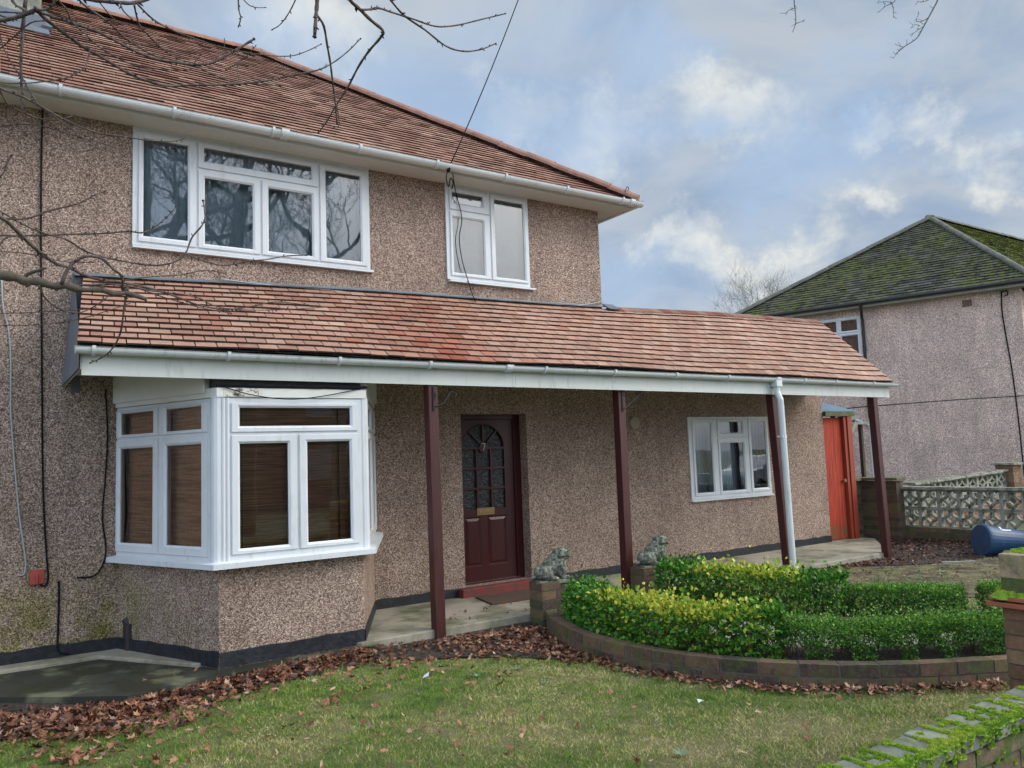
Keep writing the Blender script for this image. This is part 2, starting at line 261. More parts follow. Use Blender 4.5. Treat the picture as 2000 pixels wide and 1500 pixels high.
# ------------------------------------------------------------------ mesh builder
class MB:
    def __init__(s): s.v=[]; s.f=[]; s.t=[]; s.smooth=False; s.mi=[]; s.cur=0
    def add(s,vs_,fs,tone=(.5,.5,.5)):
        n=len(s.v); s.v+= [tuple(v) for v in vs_]; s.f+=[tuple(i+n for i in f) for f in fs]; s.t+=[tone]*len(vs_); s.mi+=[s.cur]*len(fs); return s
    def box(s,a,b_,tone=(.5,.5,.5)):
        x0,x1=sorted((a[0],b_[0])); y0,y1=sorted((a[1],b_[1])); z0,z1=sorted((a[2],b_[2]))
        return s.add([(x0,y0,z0),(x1,y0,z0),(x1,y1,z0),(x0,y1,z0),(x0,y0,z1),(x1,y0,z1),(x1,y1,z1),(x0,y1,z1)],[(0,3,2,1),(4,5,6,7),(0,1,5,4),(1,2,6,5),(2,3,7,6),(3,0,4,7)],tone)
    def obox(s,c,ax,ay,az,hx,hy,hz,tone=(.5,.5,.5),bev=0.,jit=0.):
        c=Vector(c);P=[]
        for k in (-1,1):
            for (i,j) in ((-1,-1),(1,-1),(1,1),(-1,1)):
                p=c+Vector(ax)*(hx*i)+Vector(ay)*(hy*j)+Vector(az)*(hz*k)
                if jit: p+=Vector((random.uniform(-jit,jit),random.uniform(-jit,jit),random.uniform(-jit,jit)))
                P.append(p)
        return s.add(P,[(0,3,2,1),(4,5,6,7),(0,1,5,4),(1,2,6,5),(2,3,7,6),(3,0,4,7)],tone)
    def prism(s,pts,z0,z1,tone=(.5,.5,.5)):
        n=len(pts); z0f=z0 if callable(z0) else (lambda x,y:z0); z1f=z1 if callable(z1) else (lambda x,y:z1)
        V=[(p[0],p[1],z0f(*p[:2])) for p in pts]+[(p[0],p[1],z1f(*p[:2])) for p in pts]
        return s.add(V,[tuple(range(n))[::-1],tuple(range(n,2*n))]+[(i,(i+1)%n,n+(i+1)%n,n+i) for i in range(n)],tone)
    def tube(s,P,rad,sides=8,cap=True,tone=(.5,.5,.5)):
        P=[Vector(p) for p in P]; n=len(P)
        if not hasattr(rad,'__len__'): rad=[rad]*n
        V=[];F=[];prev=None
        for i,p in enumerate(P):
            d=(P[min(i+1,n-1)]-P[max(i-1,0)]); d=d.normalized() if d.length>1e-9 else Vector((0,0,1))
            if prev is None:
                a=d.orthogonal().normalized()
            else:
                a=prev-d*prev.dot(d); a=a.normalized() if a.length>1e-6 else d.orthogonal().normalized()
            prev=a; b_=d.cross(a)
            for k in range(sides):
                t=2*pi*k/sides; V.append(p+(a*cos(t)+b_*sin(t))*rad[i])
        for i in range(n-1):
            for k in range(sides):
                F.append((i*sides+k,i*sides+(k+1)%sides,(i+1)*sides+(k+1)%sides,(i+1)*sides+k))
        if cap: F.append(tuple(range(sides))[::-1]); F.append(tuple(range((n-1)*sides,n*sides)))
        return s.add(V,F,tone)
    def quad(s,a,b_,c,d,tone=(.5,.5,.5)): return s.add([a,b_,c,d],[(0,1,2,3)],tone)
    def build(s,name,m,parent=None,smooth=False,bevel=0.):
        me=bpy.data.meshes.new(name); off=Vector((0,0,0)); q=parent
        while q is not None: off+=q.location; q=q.parent
        me.from_pydata([(v[0]-off.x,v[1]-off.y,v[2]-off.z) for v in s.v],[],s.f)
        ms=m if isinstance(m,(list,tuple)) else [m]
        for q in ms: me.materials.append(q)
        if len(ms)>1: me.polygons.foreach_set('material_index',s.mi)
        ca=me.color_attributes.new('tone','FLOAT_COLOR','POINT'); ca.data.foreach_set('color',np.array([(*t,1.) for t in s.t],dtype=np.float32).ravel())
        if smooth: me.polygons.foreach_set('use_smooth',[True]*len(me.polygons))
        me.update(); o=bpy.data.objects.new(name,me); COL.objects.link(o); o.parent=parent
        if bevel:
            mod=o.modifiers.new('bevel','BEVEL'); mod.width=bevel; mod.segments=2; mod.limit_method='ANGLE'; mod.angle_limit=R(40)
        return o
def npmesh(name,V,F4,tone,m,parent=None,k=4):
    me=bpy.data.meshes.new(name); off=np.array(parent.location) if parent else 0
    V=np.asarray(V,dtype=np.float32)-off
    me.vertices.add(len(V)); me.vertices.foreach_set('co',V.astype(np.float32).ravel())
    nf=len(F4); me.loops.add(nf*k); me.polygons.add(nf); me.loops.foreach_set('vertex_index',np.asarray(F4,dtype=np.int32).ravel())
    me.polygons.foreach_set('loop_start',np.arange(nf,dtype=np.int32)*k); me.polygons.foreach_set('loop_total',np.full(nf,k,dtype=np.int32))
    me.materials.append(m); ca=me.color_attributes.new('tone','FLOAT_COLOR','POINT'); t=np.zeros((len(V),4),np.float32); t[:,0]=tone; t[:,1]=.5; t[:,3]=1; ca.data.foreach_set('color',t.ravel())
    me.update(calc_edges=True); me.validate(); o=bpy.data.objects.new(name,me); COL.objects.link(o); o.parent=parent; return o
def tag(o,label=None,cat=None,group=None,kind=None):
    for k_,v in (('label',label),('category',cat),('group',group),('kind',kind)):
        if v: o[k_]=v
    return o
def empty(name,loc,label,cat,group=None):
    o=bpy.data.objects.new(name,None); o.empty_display_size=.2; COL.objects.link(o); o.location=loc; return tag(o,label,cat,group)
def J(a): return random.uniform(-a,a)
def spline(pts,n=6):
    P=[Vector(p) for p in pts]; out=[]
    for i in range(len(P)-1):
        p0=P[max(i-1,0)];p1=P[i];p2=P[i+1];p3=P[min(i+2,len(P)-1)]
        for k in range(n):
            t=k/n; out.append(.5*((2*p1)+(p2-p0)*t+(2*p0-5*p1+4*p2-p3)*t*t+(-p0+3*p1-3*p2+p3)*t**3))
    out.append(P[-1]); return out
def wall_panel(mb,o,d,s0,s1,z0,z1,holes,depth,tone=(.5,.5,.5)):
    """front sheet with openings and reveals; o origin, d direction; outward normal = d x z"""
    o=Vector((*o,0)); d=Vector((*d,0)).normalized(); n=Vector((d.y,-d.x,0))
    S=sorted({s0,s1,*[h[0] for h in holes],*[h[1] for h in holes]}); Zs=sorted({z0,z1,*[h[2] for h in holes],*[h[3] for h in holes]})
    P=lambda s,z,k=0.:o+d*s+n*k+Vector((0,0,z))
    for a,b_ in zip(S,S[1:]):
        for c,e in zip(Zs,Zs[1:]):
            if any(h[0]<=a and b_<=h[1] and h[2]<=c and e<=h[3] for h in holes): continue
            mb.quad(P(a,c),P(b_,c),P(b_,e),P(a,e),tone)
    for (a,b_,c,e) in holes:
        for (p,q) in (((a,c),(a,e)),((a,e),(b_,e)),((b_,e),(b_,c)),((b_,c),(a,c))):
            mb.quad(P(*p),P(*q),P(*q,-depth),P(*p,-depth),tone)
def window(parent,o,d,outer,cells,glasses,sillz=None,sill=(0,0,.1),curtain=None,cdepth=.09,label=None,m=None,proud=.02,deep=.05):
    m=m or upvc
    o=Vector((*o,0)); d=Vector((*d,0)).normalized(); n=Vector((d.y,-d.x,0))
    P=lambda s,z,k=0.:o+d*s+n*k+Vector((0,0,z))
    mb=MB(); s0,s1,z0,z1=outer
    # outer frame sheet with openings (thick)
    S=sorted({s0,s1,*[g[0] for g in glasses],*[g[1] for g in glasses]}); Zs=sorted({z0,z1,*[g[2] for g in glasses],*[g[3] for g in glasses]})
    ing=lambda a,b_,c,e:any(h[0]<=a and b_<=h[1] and h[2]<=c and e<=h[3] for h in glasses)
    for a,b_ in zip(S,S[1:]):
        for c,e in zip(Zs,Zs[1:]):
            if ing(a,b_,c,e): continue
            mb.quad(P(a,c,proud),P(b_,c,proud),P(b_,e,proud),P(a,e,proud))
    for (p,q) in (((s0,z0),(s0,z1)),((s0,z1),(s1,z1)),((s1,z1),(s1,z0)),((s1,z0),(s0,z0))):
        mb.quad(P(*p,proud),P(*q,proud),P(*q,-deep),P(*p,-deep))
    gl=MB()
    for (c_,g) in zip(cells,glasses):
        e=.006; a0,a1,b0,b1=c_[0]+e,c_[1]-e,c_[2]+e,c_[3]-e; h=proud+.016
        A=[(a0,b0),(a1,b0),(a1,b1),(a0,b1)]; i1=.018; B_=[(g[0]-i1,g[2]-i1),(g[1]+i1,g[2]-i1),(g[1]+i1,g[3]+i1),(g[0]-i1,g[3]+i1)]
        G=[(g[0],g[2]),(g[1],g[2]),(g[1],g[3]),(g[0],g[3])]
        A2=[(a0+.006,b0+.006),(a1-.006,b0+.006),(a1-.006,b1-.006),(a0+.006,b1-.006)]
        for i in range(4):
            j=(i+1)%4
            mb.quad(P(*A[i],proud+.001),P(*A[j],proud+.001),P(*A2[j],h),P(*A2[i],h)); mb.quad(P(*A2[i],h),P(*A2[j],h),P(*B_[j],h),P(*B_[i],h))
            mb.quad(P(*B_[i],h),P(*B_[j],h),P(*G[j],h-.014),P(*G[i],h-.014)); mb.quad(P(*G[i],h-.014),P(*G[j],h-.014),P(*G[j],-.02),P(*G[i],-.02))
        gl.quad(P(g[0],g[2],h-.022),P(g[1],g[2],h-.022),P(g[1],g[3],h-.022),P(g[0],g[3],h-.022))
    f=mb.build('window',m,parent); 
    if label: f['label']=label
    gl.build('pane',glass,f)
    if sill is not None and sillz is not None:
        sb=MB(); a,b_,ov=s0-sill[0],s1+sill[1],sill[2]; t=.035
        sb.add([P(a,sillz,-.03),P(b_,sillz,-.03),P(b_,sillz-.012,ov),P(a,sillz-.012,ov),P(a,sillz-t,-.03),P(b_,sillz-t,-.03),P(b_,sillz-t,ov),P(a,sillz-t,ov)],[(3,2,1,0),(4,5,6,7),(2,3,7,6),(1,2,6,5),(0,1,5,4),(3,0,4,7)]); sb.build('sill',m,f)
    if curtain: curtain(P,f,outer)
    return f
def c_sheet(m,depth=.12,fold=.012,per=.09,parts=None):
    def f(P,par,o):
        for (a,b_) in (parts or [(o[0],o[1])]):
            mb=MB(); N=max(8,int((b_-a)/.012)); V=[];F=[]
            for i in range(N+1):
                s=a+(b_-a)*i/N; k=-depth+fold*sin(2*pi*s/per+.8*sin(s*7)); V+=[P(s,o[2]+.01,k),P(s,o[3]-.01,k)]
            F=[(2*i,2*i+2,2*i+3,2*i+1) for i in range(N)]; mb.add(V,F); mb.build('curtain',m,par,smooth=True)
    return f
def c_slats(m,depth=.075,pitch=.022):
    def f(P,par,o):
        mb=MB(); z=o[2]+.03; a,b_=o[0]+.02,o[1]-.02
        while z<o[3]-.02:
            mb.quad(P(a,z,-depth),P(b_,z,-depth),P(b_,z+pitch*.8,-depth-.004),P(a,z+pitch*.8,-depth-.004)); mb.quad(P(a,z+pitch*.8,-depth-.004),P(b_,z+pitch*.8,-depth-.004),P(b_,z+pitch,-depth),P(a,z+pitch,-depth)); z+=pitch
        mb.build('blind',m,par)
    return f
def multi(*fs):
    def f(P,par,o):
        for q in fs: q(P,par,o)
    return f
def backing(P,par,o):
    mb=MB(); mb.quad(P(o[0]-.1,o[2]-.1,-.22),P(o[1]+.1,o[2]-.1,-.22),P(o[1]+.1,o[3]+.1,-.22),P(o[0]-.1,o[3]+.1,-.22)); mb.build('room_backing',inner,par)

# tile field: P(u,v) maps metres along eave / rows to 3D; lo(v),hi(v) limits
def tile_field(mb,P,N,lo,hi,rows,gauge,tw,th=.014,lift=.018,jz=.003,tonef=None,skip=0.,gap=.004,jv=.004,ov=.012):
    for r_ in range(rows):
        v0=r_*gauge; v1=(r_+1)*gauge+ov; off=(r_%2)*.5*tw; l0,h0,l1,h1=lo(v0),hi(v0),lo(v1),hi(v1)
        k=math.floor((min(l0,l1)-off)/tw)-1
        while True:
            a=off+k*tw; b_=a+tw-gap; k+=1
            if a>=max(h0,h1): break
            if b_<=min(l0,l1): continue
            a0,b0=max(a,l0),min(b_,h0); a1,b1=max(a,l1),min(b_,h1)
            if b0-a0<.05*tw and b1-a1<.05*tw: continue
            if b0<a0: a0=b0=(a0+b0)/2
            if b1<a1: a1=b1=(a1+b1)/2
            if skip and random.random()<skip: continue
            dj=J(jz); dv=J(jv); n=N
            q=[P(a0,v0+dv),P(b0,v0+dv),P(b1,v1),P(a1,v1)]
            T=[q[0]+n*(lift+dj+J(.001)),q[1]+n*(lift+dj+J(.001)),q[2]+n*(.004),q[3]+n*(.004)]
            B=[q[0]+n*(lift+dj-th),q[1]+n*(lift+dj-th),q[2]-n*.004,q[3]-n*.004]
            tn=tonef(a0,v0) if tonef else random.random()
            rg=random.random(); mb.add(T+B,[(0,1,2,3),(5,6,2,1),(7,4,0,3)],(tn,rg,0.)); mb.add([T[0],T[1],B[1],B[0]],[(3,2,1,0)],(tn,rg,1.))  # last tone channel marks the front edge face that gets the painted shade
def gutter(parent,a,b_,r,brk,m,name='gutter',ends=True,unions=()):
    a=Vector(a);b_=Vector(b_); d=(b_-a).normalized(); side=Vector((d.y,-d.x,0)); mb=MB()
    prof=[(cos(t)*r,-sin(t)*r) for t in np.linspace(0,pi,11)]; prof=[(prof[0][0]+.006,.004)]+prof+[(prof[-1][0],.02)]
    N=len(prof); V=[]
    for p in (a,b_):
        V+=[p+side*x+Vector((0,0,z)) for x,z in prof]
    inn=[(x*.9,z*.9+.002) for x,z in prof]
    for p in (a,b_):
        V+=[p+side*x+Vector((0,0,z)) for x,z in inn]
    F=[(i,i+1,N+i+1,N+i) for i in range(N-1)]+[(2*N+i,3*N+i,3*N+i+1,2*N+i+1) for i in range(N-1)]+[(0,N,3*N,2*N)]
    if ends: F+=[tuple(range(N)),tuple(range(N,2*N))[::-1]]
    mb.add(V,F); g=mb.build(name,m,parent,smooth=False)
    L=(b_-a).length
    for q in list(brk)+list(unions):
        if not 0<q<L: continue
        wd=.026 if q in brk else .08
        mb=MB(); c=a+d*q; pr=[(cos(t)*(r+.012),-sin(t)*(r+.012)) for t in np.linspace(-.12,pi,11)]
        V=[];
        for p in (c-d*wd/2,c+d*wd/2):
            V+=[p+side*x+Vector((0,0,z)) for x,z in pr]
        n=len(pr); V+=[p+side*x*.86+Vector((0,0,z*.86)) for p in (c-d*wd/2,c+d*wd/2) for x,z in pr]; mb.add(V,[(i,i+1,n+i+1,n+i) for i in range(n-1)]+[(i,i+1,2*n+i+1,2*n+i) for i in range(n-1)]+[(n+i,n+i+1,3*n+i+1,3*n+i) for i in range(n-1)]); 
        mb.obox(c+side*(r-.002)+Vector((0,0,.004)),d,side,(0,0,1),wd/2,.012,.008)
        mb.build('gutter_bracket' if q in brk else 'gutter_union',m,g)
    return g

# ------------------------------------------------------------------ ground
GZ=-.09
mb=MB(); mb.quad((-400,-400,GZ-.02),(400,-400,GZ-.02),(400,500,GZ-.02),(-400,500,GZ-.02)); tag(mb.build('ground',farm),'rough grass ground round the houses','ground',kind='structure')
mb=MB(); N=60
xs=np.linspace(-7,13,90); ys=np.linspace(-6.55,.5,50)
def gz(x,y):
    return GZ+.012*sin(x*1.7+y)*cos(y*1.3)+(.10*max(0,min(1,(x-9)/2.5)) if x>9 else 0)
V=[(x,y,gz(x,y)) for y in ys for x in xs]; F=[(j*90+i,j*90+i+1,(j+1)*90+i+1,(j+1)*90+i) for j in range(49) for i in range(89)]
mb.add(V,F); tag(mb.build('lawn',lawn_m,smooth=True),'front garden lawn, green with straw-coloured worn patches','lawn',kind='structure')
mb=MB(); mb.box((-40,-10.4,-.3),(60,-6.85,-.075)); tag(mb.build('pavement',paving),'pavement in front of the garden wall','pavement',kind='structure')
mb=MB(); mb.box((-60,-17.5,-.4),(80,-10.4,-.19)); tag(mb.build('road',asphalt),'asphalt street','road',kind='structure')
# soil beds
def sheet(name,pts,z,m,label,cat,kind='structure'):
    mb=MB(); c=Vector((sum(p[0] for p in pts)/len(pts),sum(p[1] for p in pts)/len(pts),0))
    n=len(pts); V=[(c.x,c.y,gz(c.x,c.y)+z)]+[((p[0]+c.x)/2,(p[1]+c.y)/2,gz((p[0]+c.x)/2,(p[1]+c.y)/2)+z) for p in pts]+[(p[0],p[1],gz(*p)+z) for p in pts]
    mb.add(V,[(0,1+i,1+(i+1)%n) for i in range(n)]+[(1+i,1+n+i,1+n+(i+1)%n,1+(i+1)%n) for i in range(n)]); return tag(mb.build(name,m),label,cat,kind=kind)
BED=[(.9,-1.3),(2.75,-1.3),(2.7,-1.7),(2.5,-2.1),(2.2,-2.7),(1.9,-2.75),(1.7,-2.45),(1.3,-2.1),(.95,-1.95),(.8,-1.65)]
sheet('soil_bed',BED,.016,soil,'bare dark soil beside the porch slab','soil')
BED2=[(7.6,-1.3),(9.2,-1.3),(10.6,.2),(12.,.2),(11.9,-3.2),(10.3,-3.3),(9.3,-2.4),(8.3,-1.9)]
sheet('soil_bed',BED2,.018,soil,'dark littered soil below the screen block fence','soil')
BED4=[(6.2,-1.5),(7.7,-1.4),(9.,-1.8),(10.6,-3.0),(10.8,-4.6),(8.0,-4.4),(6.4,-3.4),(5.9,-2.4)]
worn=mat('worn_lawn',lambda nb:(C(nb,nb.mix(nb.mr(nb.noise(nb.pos,4.5,6,.7),.40,.60),nb.mix(nb.noise(nb.pos,50,4,.7),(.035,.028,.018),(.13,.10,.06)),nb.mix(nb.noise(nb.pos,70,4,.7),(.10,.11,.035),(.30,.26,.13)))),nb.bump(nb.noise(nb.pos,60,6,.75),1.,.03)))
sheet('worn_ground',BED4,.010,worn,'worn patchy ground with thin grass between the hedge and the bin','ground')
BED3=[(-4.5,-1.0),(-1.9,-1.0),(-1.3,-1.6),(-.6,-1.56),(.2,-1.5),(.2,-1.8),(-.5,-1.8),(-1.3,-1.95),(-2.4,-1.9),(-4.5,-2.0)]
sheet('soil_bed',BED3,.018,soil,'dark soil edge under the fallen leaves by the bay','soil')
# porch slab
SL=[(.9,-1.34),(8.95,-1.34),(9.9,-.1),(9.9,.0),(1.6,0.0),(.86,-1.28)]
mb=MB(); mb.prism([(.74,-1.345),(8.96,-1.345),(10.4,-.25),(10.4,.3),(-4.5,.3),(-4.5,-.2),(-1.2,-.2),(-.6,-1.1),(.5,-1.1)],-.2,0.); tag(mb.build('porch_slab',concrete,bevel=.01),'concrete slab under the porch canopy','paving',kind='structure')
mb=MB(); mb.prism([(.9,-1.345),(.9,-1.38),(.2,-1.43),(-.63,-1.54),(-1.18,-1.6),(-1.55,-1.32),(-1.94,-.99),(-4.5,-1.0),(-4.5,.02),(.5,.02)],-.2,-.03); tag(mb.build('damp_paving',wetcon),'damp green-stained concrete at the foot of the bay','paving',kind='structure')

# ------------------------------------------------------------------ main house
house=empty('house',(1.5,0,0),'pebbledashed house with red tiled roof, white windows and lean-to porch','house')
XU,XE,ZS,ZR=4.86,9.56,4.88,3.45
W1o=(-.94,1.485,3.72,4.865); W2o=(2.47,3.67,3.715,4.865); W3o=(6.36,8.12,.875,2.06); DH=(2.60,3.54,.1,2.11)
mb=MB(); wall_panel(mb,(0,0),(1,0),-7.5,XU,2.3,ZS+.05,[W1o,W2o],.16)
wall_panel(mb,(0,0),(1,0),-7.5,-1.02,-.1,2.3,[],.1)
wall_panel(mb,(0,0),(1,0),1.46,XE,-.1,2.3,[DH,W3o],.19)
wall_panel(mb,(0,0),(1,0),XU,XE,2.3,3.5,[],.1)
wall_panel(mb,(XU,0),(0,1),0,7.3,2.3,ZS+.05,[],.1); wall_panel(mb,(XE,0),(0,1),0,5.,-.1,3.5,[],.1)
mb.quad((-7.5,7.3,0),(XU,7.3,0),(XU,7.3,ZS),(-7.5,7.3,ZS)); mb.quad((XU,5,0),(XE,5,0),(XE,5,3.5),(XU,5,3.5))
wall=mb.build('wall',pebbledash,house)
# bay dado
BA=[(-1.03,.0),(-.465,-1.30),(.79,-1.30),(1.47,0.)]
mb=MB(); mb.prism(BA+[(1.47,.1),(-1.03,.1)],-.1,.775); mb.build('bay_wall',pebbledash,house)
# black plinth band
mb=MB()
def band(p,q,z0=0.,z1=.10,t=.012,wob=True):
    p=Vector((*p,0));q=Vector((*q,0)); d=(q-p); L=d.length; d/=L; n=Vector((d.y,-d.x,0)); N=max(2,int(L/.08)); V=[]
    for i in range(N+1):
        c=p+d*(L*i/N); h=z1+J(.008)
        V+=[c+n*t+Vector((0,0,z0-.02)),c+n*t+Vector((0,0,h)),c+Vector((0,0,h+.004))]
    mb.add(V,[f for i in range(N) for f in ((3*i,3*i+3,3*i+4,3*i+1),(3*i+1,3*i+4,3*i+5,3*i+2))])
band((-7.5,0),(-1.03,0)); band(BA[0],BA[1]); band(BA[1],BA[2]); band(BA[2],BA[3]); band((1.47,0),(2.6,0)); band((3.54,0),(XE,0)); mb.build('plinth',pitch_m,house)
# windows upstairs
g1=[(-.846,-.443,3.81,4.775),(-.288,.818,4.645,4.785),(-.283,.19,3.80,4.475),(.352,.818,3.80,4.475),(.976,1.375,3.80,4.775)]
c1=[(-.90,-.36,3.745,4.84),(-.355,.895,4.56,4.84),(-.355,.27,3.745,4.555),(.275,.895,3.745,4.555),(.90,1.45,3.745,4.84)]
window(house,(0,0),(1,0),W1o,c1,g1,3.722,(.0,.03,.05),multi(backing,c_sheet(curt_l,.13)),label='wide five-light upstairs window')
g2=[(2.56,2.99,4.655,4.785),(2.56,2.99,3.80,4.475),(3.162,3.592,3.80,4.785)]
c2=[(2.51,3.085,4.56,4.84),(2.51,3.085,3.75,4.555),(3.09,3.64,3.75,4.84)]
window(house,(0,0),(1,0),W2o,c2,g2,3.717,(-.02,.06,.05),multi(backing,c_sheet(curt_l,.09,.006)),label='small three-light upstairs window')
g3=[(6.48,6.826,.965,1.975),(7.01,7.515,1.82,1.985),(7.01,7.515,.965,1.67),(7.71,8.04,.97,1.98)]
c3=[(6.42,6.94,.91,2.03),(6.95,7.63,1.755,2.03),(6.95,7.63,.91,1.745),(7.64,8.08,.91,2.03)]
window(house,(0,0),(1,0),W3o,c3,g3,.88,(.01,.01,.05),multi(backing,c_sheet(curt_d,.12,.01,.07,[(6.4,6.56),(7.62,8.1)]),c_sheet(curt_l,.17,.008,.06)),label='ground-floor window under the porch canopy')
# white trim beside W1/W2
mb=MB()
for o_ in (W1o,W2o): mb.box((o_[0]+.001,-.034,o_[3]-.002),(o_[1]-.001,.02,ZS+.01)); 
mb.build('window_head_trim',upvc,house)
# bay window
BF=[(-1.035,.0),(-.475,-1.33),(.80,-1.33),(1.475,0.)]
def dirv(p,q): return (q[0]-p[0],q[1]-p[1])
L1=Vector(dirv(BF[0],BF[1])).length; L3=Vector(dirv(BF[2],BF[3])).length
k=L1/1.4115
gl_=[(.068,.571,1.912,2.105),(.758,1.25,1.912,2.105),(.06,.565,.942,1.786),(.765,1.25,.942,1.788)]
cl_=[(.0,.66,1.875,2.14),(.665,1.345,1.875,2.14),(.0,.66,.855,1.87),(.665,1.345,.855,1.87)]
window(house,BF[0],dirv(BF[0],BF[1]),(0,1.36,.82,2.16),cl_,gl_,None,None,multi(backing,c_slats(blind)),label='left cant of the bay window')
fo=BF[1]; 
gf=[(.165,1.14,1.923,2.078),(.165,.57,.917,1.778),(.74,1.132,.917,1.783)]
cf=[(.09,1.215,1.865,2.125),(.09,.655,.865,1.855),(.66,1.215,.865,1.855)]
window(house,fo,(1,0),(.03,1.245,.82,2.16),cf,gf,None,None,multi(backing,c_slats(blind)),label='front light of the bay window')
s2=L3/1.476
gr=[(.13,.62,1.93,2.09),(.85,1.34,1.93,2.09),(.13,.62,.94,1.79),(.85,1.34,.94,1.79)]
cr=[(.06,.73,1.875,2.14),(.735,1.43,1.875,2.14),(.06,.73,.855,1.87),(.735,1.43,.855,1.87)]
window(house,BF[2],dirv(BF[2],BF[3]),(.03,L3-.01,.82,2.16),cr,gr,None,None,multi(backing,c_sheet(curt_d,.12)),label='narrow right cant of the bay window')
for c in (BF[1],BF[2]):
    mb=MB(); x,y=c; sgn=-1 if c is BF[1] else 1
    mb.tube([(x,y+.03,.80),(x,y+.03,2.17)],.055,12)
    if sgn<0:
        for dx in (.035,.07): mb.tube([(x+dx,y-.02,.82),(x+dx,y-.02,2.16)],.014,8)
        d=Vector((*dirv(BF[0],BF[1]),0)).normalized()
        for dx in (.03,.055): mb.tube([(x-d.x*dx-.018,y-d.y*dx-.01,.82),(x-d.x*dx-.018,y-d.y*dx-.01,2.16)],.013,8)
    mb.build('bay_corner_post',upvc,house)
# bay sill
def offs(P_,o_):
    out=[]
    for i,p in enumerate(P_):
        if i==0 or i==len(P_)-1:
            a=Vector(P_[0 if i==0 else i-1]);c=Vector(P_[1 if i==0 else i]); d=(c-a).normalized(); n=Vector((d.y,-d.x)); q=Vector(p)+n*o_; t=(-q.y)/d.y; q+=d*t; out.append((q.x,q.y))
        else:
            d1=(Vector(p)-Vector(P_[i-1])).normalized(); d2=(Vector(P_[i+1])-Vector(p)).normalized(); n1=Vector((d1.y,-d1.x)); n2=Vector((d2.y,-d2.x)); m_=(n1+n2).normalized(); q=Vector(p)+m_*(o_/m_.dot(n1)); out.append((q.x,q.y))
    return out
so_=offs(BF,.095); si_=offs(BF,-.02)
mb=MB(); n=4; V=[(x,y,.835) for x,y in si_]+[(x,y,.815) for x,y in so_]+[(x,y,.772) for x,y in so_]+[(x,y,.772) for x,y in si_]
mb.add(V,[(i,i+4,i+5,i+1) for i in range(3)]+[(i+4,i+8,i+9,i+5) for i in range(3)]+[(i+8,i+12,i+13,i+9) for i in range(3)]+[(0,12,8,4),(3,7,11,15)]); mb.build('bay_sill',upvc,house)
# bay header boards
ho=offs(BF,.03); hi_=offs(BF,-.05)
mb=MB(); mb.prism(ho+hi_[::-1],2.165,2.242); mb.build('bay_header',upvc_cream,house)
hb=offs(BF,.055)
mb=MB(); mb.prism([hb[0],(hb[1][0]-.06,hb[1][1]+.14),(hb[1][0],hb[1][1]+.18),hi_[0]],2.205,2.45); mb.build('bay_side_board',upvc_cream,house,bevel=.008)
mb=MB(); mb.prism([(hb[2][0]-.0,hb[2][1]+.06),(hb[3][0],hb[3][1]),hi_[3],(hb[2][0]-.1,hb[2][1]+.12)],2.215,2.45); mb.build('bay_side_board',upvc_cream,house)
mb=MB(); mb.prism(offs(BF,-.02)+hi_[::-1],2.244,2.47); mb.build('bay_top_void',felt,house)
mb=MB(); mb.box((-.44,ho[1][1]-.003,2.17),(-.12,ho[1][1]+.01,2.24)); mb.build('peeling_patch',dirtyw,house)
mb=MB(); pts=[(-.50+i*.055+J(.01),-1.365,2.262+J(.006)) for i in range(25)]; mb.tube(spline(pts,2),.013,6); 
mb.tube(spline([(-.45,-1.37,2.25),(-.2,-1.385,2.18),(.1,-1.385,2.15),(.4,-1.385,2.18),(.75,-1.37,2.25)],6),.0045,5); tag(mb.build('cable',cable_b,None),'black cable drooping across the head of the bay window','cable')
# lower-left: wall behind bay top between bay and fascia is the wall itself
mb=MB(); mb.quad((-1.02,0.001,.77),(1.46,0.001,.77),(1.46,.001,2.31),(-1.02,.001,2.31)); mb.build('bay_inner_wall',inner,house)
# main roof
ex=.35; EZ=4.955; EY=-ex; EX=XU+ex; RY,RZ=3.52,7.775; tanp=(RZ-EZ)/(RY-EY); sl_=sqrt(1+tanp**2)
Nf=Vector((0,-tanp,1)).normalized(); hipx=EX-(RY-EY)
Pm=lambda u,v:Vector((u,EY+v/sl_,EZ+v/sl_*tanp))
SLn=(RY-EY)*sl_; rows=36; ga=SLn/rows
roof=MB(); roof.add([(-7.5,EY,EZ-.01),(EX,EY,EZ-.01),(hipx,RY,RZ-.01),(-7.5,RY,RZ-.01)],[(0,1,2,3)]); roof.add([(EX,EY,EZ-.01),(EX,7.4,EZ-.01),(hipx,RY,RZ-.01)],[(0,1,2)]); roof.add([(EX,7.4,EZ-.01),(-7.5,7.4,EZ-.01),(-7.5,RY,RZ-.01),(hipx,RY,RZ-.01)],[(0,1,2,3)])
rf=roof.build('roof',dark_under,house)
mb=MB(); tf=lambda a,v:min(1,max(0,random.gauss(.48+.1*sin(a*.9)+.08*sin(v*3+a),.17)))
tile_field(mb,Pm,Nf,lambda v:-3.6,lambda v:EX-v/sl_+.0,rows,ga,.17,.011,.020,.004,tf)
